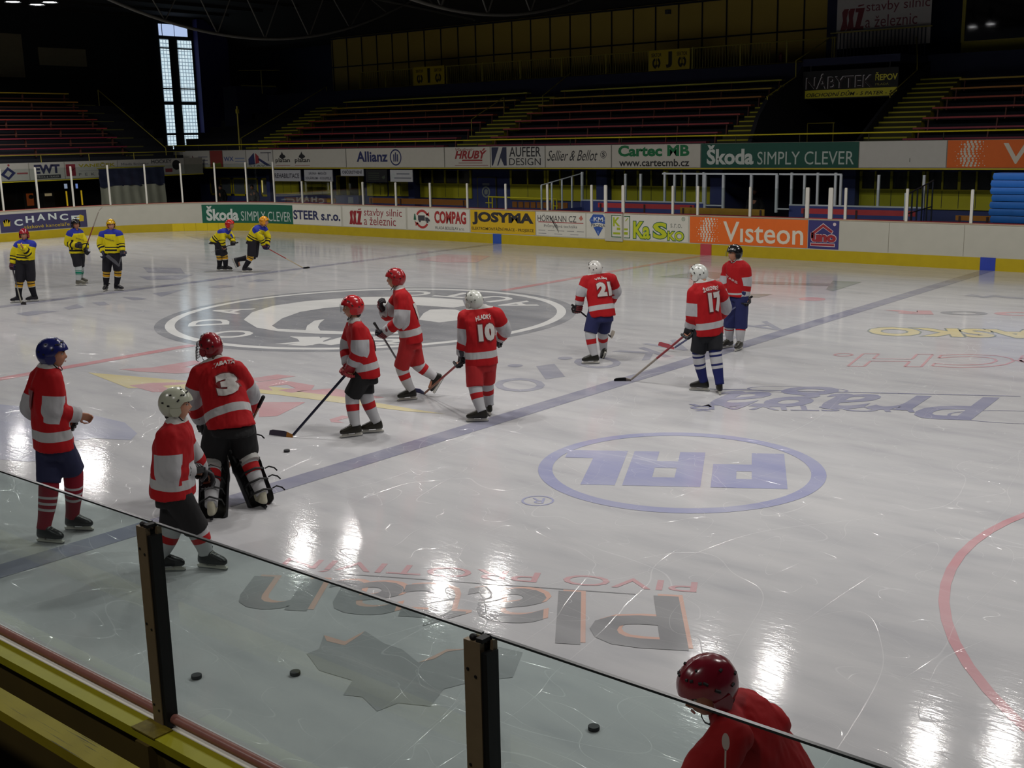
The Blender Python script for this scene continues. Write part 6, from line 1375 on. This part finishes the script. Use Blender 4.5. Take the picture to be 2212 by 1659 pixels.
person('E', 'striding skater in all red kit and red helmet, one leg kicked back', D_(RED, pants='#981418', sock='white_red', helmet='#8c1c20', hold={'L': 'E', 'R': 'E'}, glove=('#16101a', '#5a1820'), boot='#151510', collar=True, num=('15', .3, 0, .30, .3, W_)))
person('F', 'skater number 10 in white helmet and red trousers, seen from behind', D_(RED, pants='#961418', sock='white_red', helmet='#b4b6ae', vents='#2c2c2c', hold={'L': 'F'}, glove=('#101018', '#26262e'), boot='#1c1a12', num=('10', .24, .085, .255, .30, W_, N_NUM), name=('HLADKÝ', .06, .11, .22, .095)))
person('G', 'skater number 21 in white helmet and navy trousers, leaning away', D_(RED, pants='#171c48', sock='white_red', helmet='#bcbab4', hold={'L': 'G'}, glove=('#1a0f12', '#5c1a1e'), boot='#18180f', num=('21', .27, .07, .21, .33, W_, N_NUM), name=('VILÍM', .04, .10, .22, .065)))
person('H', 'skater number 17 in white helmet with striped navy socks, seen from behind', D_(RED, pants='#0e1016', sock='navy_white', helmet='#b8bab4', visor=True, hold={'L': 'H'}, glove=('#101014', '#6a6a6c'), boot='#14130f', num=('17', .24, .09, .20, .36, W_, N_NUM), name=('ŽAKOVSKÝ', .05, .10, .28, .085)))
person('I', 'skater in black helmet and long navy trousers facing left behind number 17', D_(RED, kit='red_plain', H=[(0, '#a8a6a2'), (.008, '#9c1016'), (.88, '#a6a6a6'), (.93, '#a01218')], pants='#1a2050', pantlen=1.08, sock='white_red_low', helmet='#121214', visor=True, hold={'L': 'I'}, glove=('#0e0e14', '#1e2250'), boot='#2c2a24', collar=True, chest=('STARS', -.02, .36, .30, .07, '#b09a98', .20)))
person('J', 'crouching skater in maroon helmet close to the near glass', D_(RED, pants='#161014', sock='white_red', helmet='#6a1422', boot='#141414', glove=('#161216', '#241a1e'), kit='red_near', T=[(0, '#961216')], H=[(0, '#8c1218'), (.05, '#961216')], voxel=.008))
person('K', 'player in yellow jersey and red helmet touching his chin, far left', D_(YEL, sock='black_gold', helmet='#8c1c28', hold={'R': 'K'}, gloves='R', glove=('#1c1a40', '#4c1828'), boot='#15131a'))
person('L', 'player in yellow jersey, black helmet and white socks holding a stick upright', D_(YEL, sock='white_green', helmet='#161418', hold={'R': 'L', 'L': 'L'}, glove=('#121016', '#26222c'), boot='#5c5a50', skin=2))
person('M', 'player in yellow jersey and yellow helmet facing the camera', D_(YEL, sock='black_gold', helmet='#c89a0c', hold={'L': 'M'}, glove=('#14142c', '#22243c'), boot='#121118', skin=1))
person('N', 'player in yellow jersey and red helmet bending forward by the far boards', D_(YEL, sock='black_gold', helmet='#b0201c', hold={'L': 'N', 'R': 'N'}, glove=('#141218', '#9a9698'), boot='#121014', num=('9', .16, 0, .26, .26, '#2c2a1c')))
person('O', 'player in yellow jersey and orange helmet sprinting right with trailing leg', D_(YEL, sock='black_gold', helmet='#c88410', hold={'R': 'O'}, glove=('#1c1838', '#4c1838'), boot='#14121a', num=('57', .28, 0, .14, .26, '#34321c')))

# --- goalkeeper's leg pads and hair
for s in 'LR':
    kn, an, hd = Cd[s+'kn'], Cd[s+'an'], Vector(Cd[s+'hd']).normalized(); ax = (an - kn).normalized(); fr = (hd - ax * hd.dot(ax)).normalized(); sd = ax.cross(fr)
    top = kn - ax * .20; bot = an + ax * .085; mb = MB()
    sec = lambda c, w, t, off: [c + fr * off + sd * (w * x) + fr * (t * y) for x, y in ((-1, -.9), (-.75, -.2), (0, 0), (.75, -.2), (1, -.9), (1.1, -.2), (1, .6), (.6, 1), (0, 1.05), (-.6, 1), (-1, .6), (-1.1, -.2))]
    mb.loft([sec(top.lerp(bot, t), w, tk, off) for t, w, tk, off in ((0, .10, .04, .12), (.03, .13, .06, .13), (.35, .145, .07, .13), (.42, .15, .085, .14), (.48, .145, .07, .13), (.9, .14, .07, .12), (.97, .135, .07, .14), (1.0, .11, .05, .15))])
    pad = mb.build('leg_pad', mat('pad_black', '#101012', .5, var=.2, scale=10), Cg, 50)
    mb = MB(); mb.tube([bot + sd*-.10 + fr*.18, bot + fr*.21, bot + sd*.10 + fr*.18], .045, 10); mb.build('pad_toe', mat('pad_maroon', '#4a141c', .5), pad, 60)
    mb = MB()
    for t in (.22, .40, .56, .72, .88):
        c = top.lerp(bot, t); mb.tube([c + sd*-.125 + fr*.07, c + sd*-.11 - fr*.03, c - fr*(.105 if t > .3 else .12), c + sd*.11 - fr*.03, c + sd*.125 + fr*.07], .012, 6, flat=.5)
    mb.build('pad_strap', mat('strap_black', '#0c0c0e', .6), pad, 60)
    mb = MB()
    for t in (.05, .55, .68, .85):
        if s == 'R': c = top.lerp(bot, t) + sd*.14 + fr*.02; mb.tube([c, c + sd*.05 - ax*.01, c + sd*.10 + ax*.02, c + sd*.12 + ax*.06], .008, 6, flat=.4)
    if mb.v: mb.build('strap_end', mat('strap_black', '#0c0c0e'), pad, 60)
    mb = MB(); c = top.lerp(bot, .30); mb.tube([c - ax*.08 - fr*.02, c + ax*.1 - fr*.035], [.098, .098], 16); mb.build('knee_guard', mat('guard_white', '#a0a09c', .5), pad, 60)
mb = MB()
for i in range(9):
    x = -.05 + i * .0125; mb.tube([CH @ Vector((x*.8, -.10, -.05)), CH @ Vector((x, -.125, -.10)), CH @ Vector((x*1.2 + .03, -.13, -.15)), CH @ Vector((x*1.1 + .06, -.12, -.185))], [.016, .018, .014, .005], 8)
mb.build('hair', mat('hair_auburn', '#4a2c1c', .6, var=.4, scale=60), Cg, 180)

# ---------------------------------------------------------------- sticks
def stick(key, label, shaft, blade, butt='#18181a', tape=None, upper=None, bh=.075, handle=.14):
    a, h, t = [Vector(x) for x in ST[key]]; r = empty('hockey_stick', h); tag(r, label, 'hockey stick'); a, t = a - h, t - h
    ax = a.normalized(); bl = (t - Vector()).normalized(); sd = ax.cross(bl).normalized(); L = a.length
    def seg(p, q, w, th, m, name):
        mb = MB(); d = (q - p).normalized(); y = (bl - d * bl.dot(d)).normalized(); mb.loft([[c + y*(w*i) + sd*(th*j) for i, j in ((-1,-1),(1,-1),(1,1),(-1,1))] for c in (p, q)]); return mb.build(name, m, r)
    if upper:
        seg(ax*.03, ax*(L*.42), .014, .010, mat('stick' + shaft, shaft, .5), 'lower_shaft'); seg(ax*(L*.42), ax*(L - handle), .014, .010, mat('stick' + upper, upper, .45), 'upper_shaft')
    else: seg(ax*.03, ax*(L - handle), .014, .010, mat('stick' + shaft, shaft, .45), 'shaft')
    seg(ax*(L - handle), ax*L, .0165, .0125, mat('tape' + butt, butt, .8), 'grip_tape')
    mb = MB(); mb.ball(ax*L, .022); mb.build('butt_knob', mat('tape' + butt, butt), r, 60)
    n = 9; rings = []; upv = ax - bl * ax.dot(bl); upv = upv.normalized()
    for i in range(n):
        u = i / (n - 1); c = t * u + sd * (.035 * u * u); hh = bh * (.55 + .45 * min(1, u * 3)) * (1 if u < .9 else .8); b0 = c - upv * .012
        if u == 0: b0 = c - upv * .012 - bl * .015
        rings.append([b0 - sd*.006, b0 + upv*hh - sd*.005, b0 + upv*hh + sd*.005, b0 + sd*.006])
    ids = [0 if (i < 2 or not tape) else 1 for i in range(n - 1)]
    MB().loft(rings, 0, True, ids).build('blade', [mat('stick' + blade, blade, .5), mat('tape' + (tape or blade), tape or blade, .8)], r, 40)
    return r
stick('D', 'long dark navy stick with orange heel, held by the left facing skater in black trousers', '#16182c', '#8c5a20', tape='#2c2433')
stick('E', 'grey stick carried across the body of the striding all red skater', '#3c3c44', '#2c2c54', tape='#35355c')
stick('F', 'stick with red shaft and curved blue grey blade held by number 10', '#8a5a40', '#3a3a5c', tape='#34345a', upper='#8c2026')
stick('G', 'pale stick mostly hidden behind number 21', '#2a2428', '#a49c90')
stick('H', 'worn wooden stick with red upper shaft and black taped blade, held by number 17', '#8e857a', '#857c70', tape='#101010', upper='#84202a')
stick('I', 'navy stick with a bright red blade held off the ice behind number 17', '#1c2450', '#8c1c2c')
stick('K', 'pale stick resting on the ice in front of the red helmeted yellow player', '#7c786c', '#2c2828', upper='#2a262a')
stick('L', 'red shafted stick held upright by the player in white socks', '#8c8478', '#8c8478', upper='#7c2c30', bh=.03)
stick('M', 'dark stick with its blade raised in front of the yellow helmeted player', '#3c3c40', '#34343a', bh=.085)
stick('N', 'black stick held across the knees of the bending yellow player', '#14141a', '#a8a29a')
stick('O', 'red shafted stick stretched out ahead of the sprinting yellow player', '#a89878', '#16161a', upper='#8c2420')
stick('C', 'wooden goalkeeper stick with black knobbed butt end', '#8c5c40', '#8c5c40', bh=.09)

# ---------------------------------------------------------------- pucks
for i, (x, y, l) in enumerate(((11.92, -13.02, 'black puck nearest the near left metal post'), (12.45, -12.55, 'black puck right of the one by the left post'), (14.62, -11.88, 'black puck right of the middle metal post'), (7.59, -8.61, 'puck sliding off the blade of the left facing skater'), (-10.44, -.03, 'tiny black puck between the skates of the yellow helmeted player'))):
    mb = MB(); mb.tube([(0, 0, 0), (0, 0, .002), (0, 0, .0235), (0, 0, .0255)], [.0365, .0381, .0381, .0365], 28); tag(mb.build('puck', mat('puck_rubber', '#1c1c20', .6, var=.3, scale=60), None, 40, (x, y, .003)), l, 'puck')

# ---------------------------------------------------------------- people behind the glass
def standing(key, x, y, face, h, lean=0):
    f = Vector((math.cos(face), math.sin(face), 0)); r = Vector((f.y, -f.x, 0)); b = Vector((x, y, 0)); k = h / 1.78; at = lambda a, z, c=0: tuple(b + r*a*k + Vector((0,0,z*k)) + f*c*k)
    PP[key] = dict(head=at(0, 1.67, .03), neck=at(0, 1.5), pelvis=at(0, .88), Lsh=at(-.19, 1.42), Rsh=at(.19, 1.42), Lel=at(-.27, 1.14, -.04), Rel=at(.27, 1.14, -.04), Lwr=at(-.26, .90, .06), Rwr=at(.26, .90, .06),
        Lkn=at(-.1, .49, .02), Rkn=at(.1, .49, .02), Lan=at(-.11, .09), Ran=at(.11, .09), Lhd=tuple(f), Rhd=tuple(f), Lpt=0, Rpt=0, face=tuple(f), hface=tuple(f), hpitch=0)
def coat(c): return dict(kit='coat' + c, T=[(0, c), (.97, c)], H=[(0, c), (.97, c)], shoes=True, pantname='trousers', gloves='', sock='dark', armk=.78, bulk=.85, voxel=.012)
standing('P', -30.2, 18.5, -1.2, 1.75); person('P', 'dark clothed onlooker before the yellow framed notice board', D_(coat('#141414'), pants='#101014', hair='#141010'))
standing('Q', -27.6, 18.45, -1.0, 1.8); person('Q', 'onlooker in a grey jacket behind the tall corner glass', D_(coat('#4a4b4c'), pants='#1c1c22', hair='#1a1412'))
standing('T', -1.5, 20.6, -1.4, 1.85); person('T', 'dark figure standing in the opening between the team boxes', D_(coat('#1a1a1c'), pants='#141418', hair='#181412'))
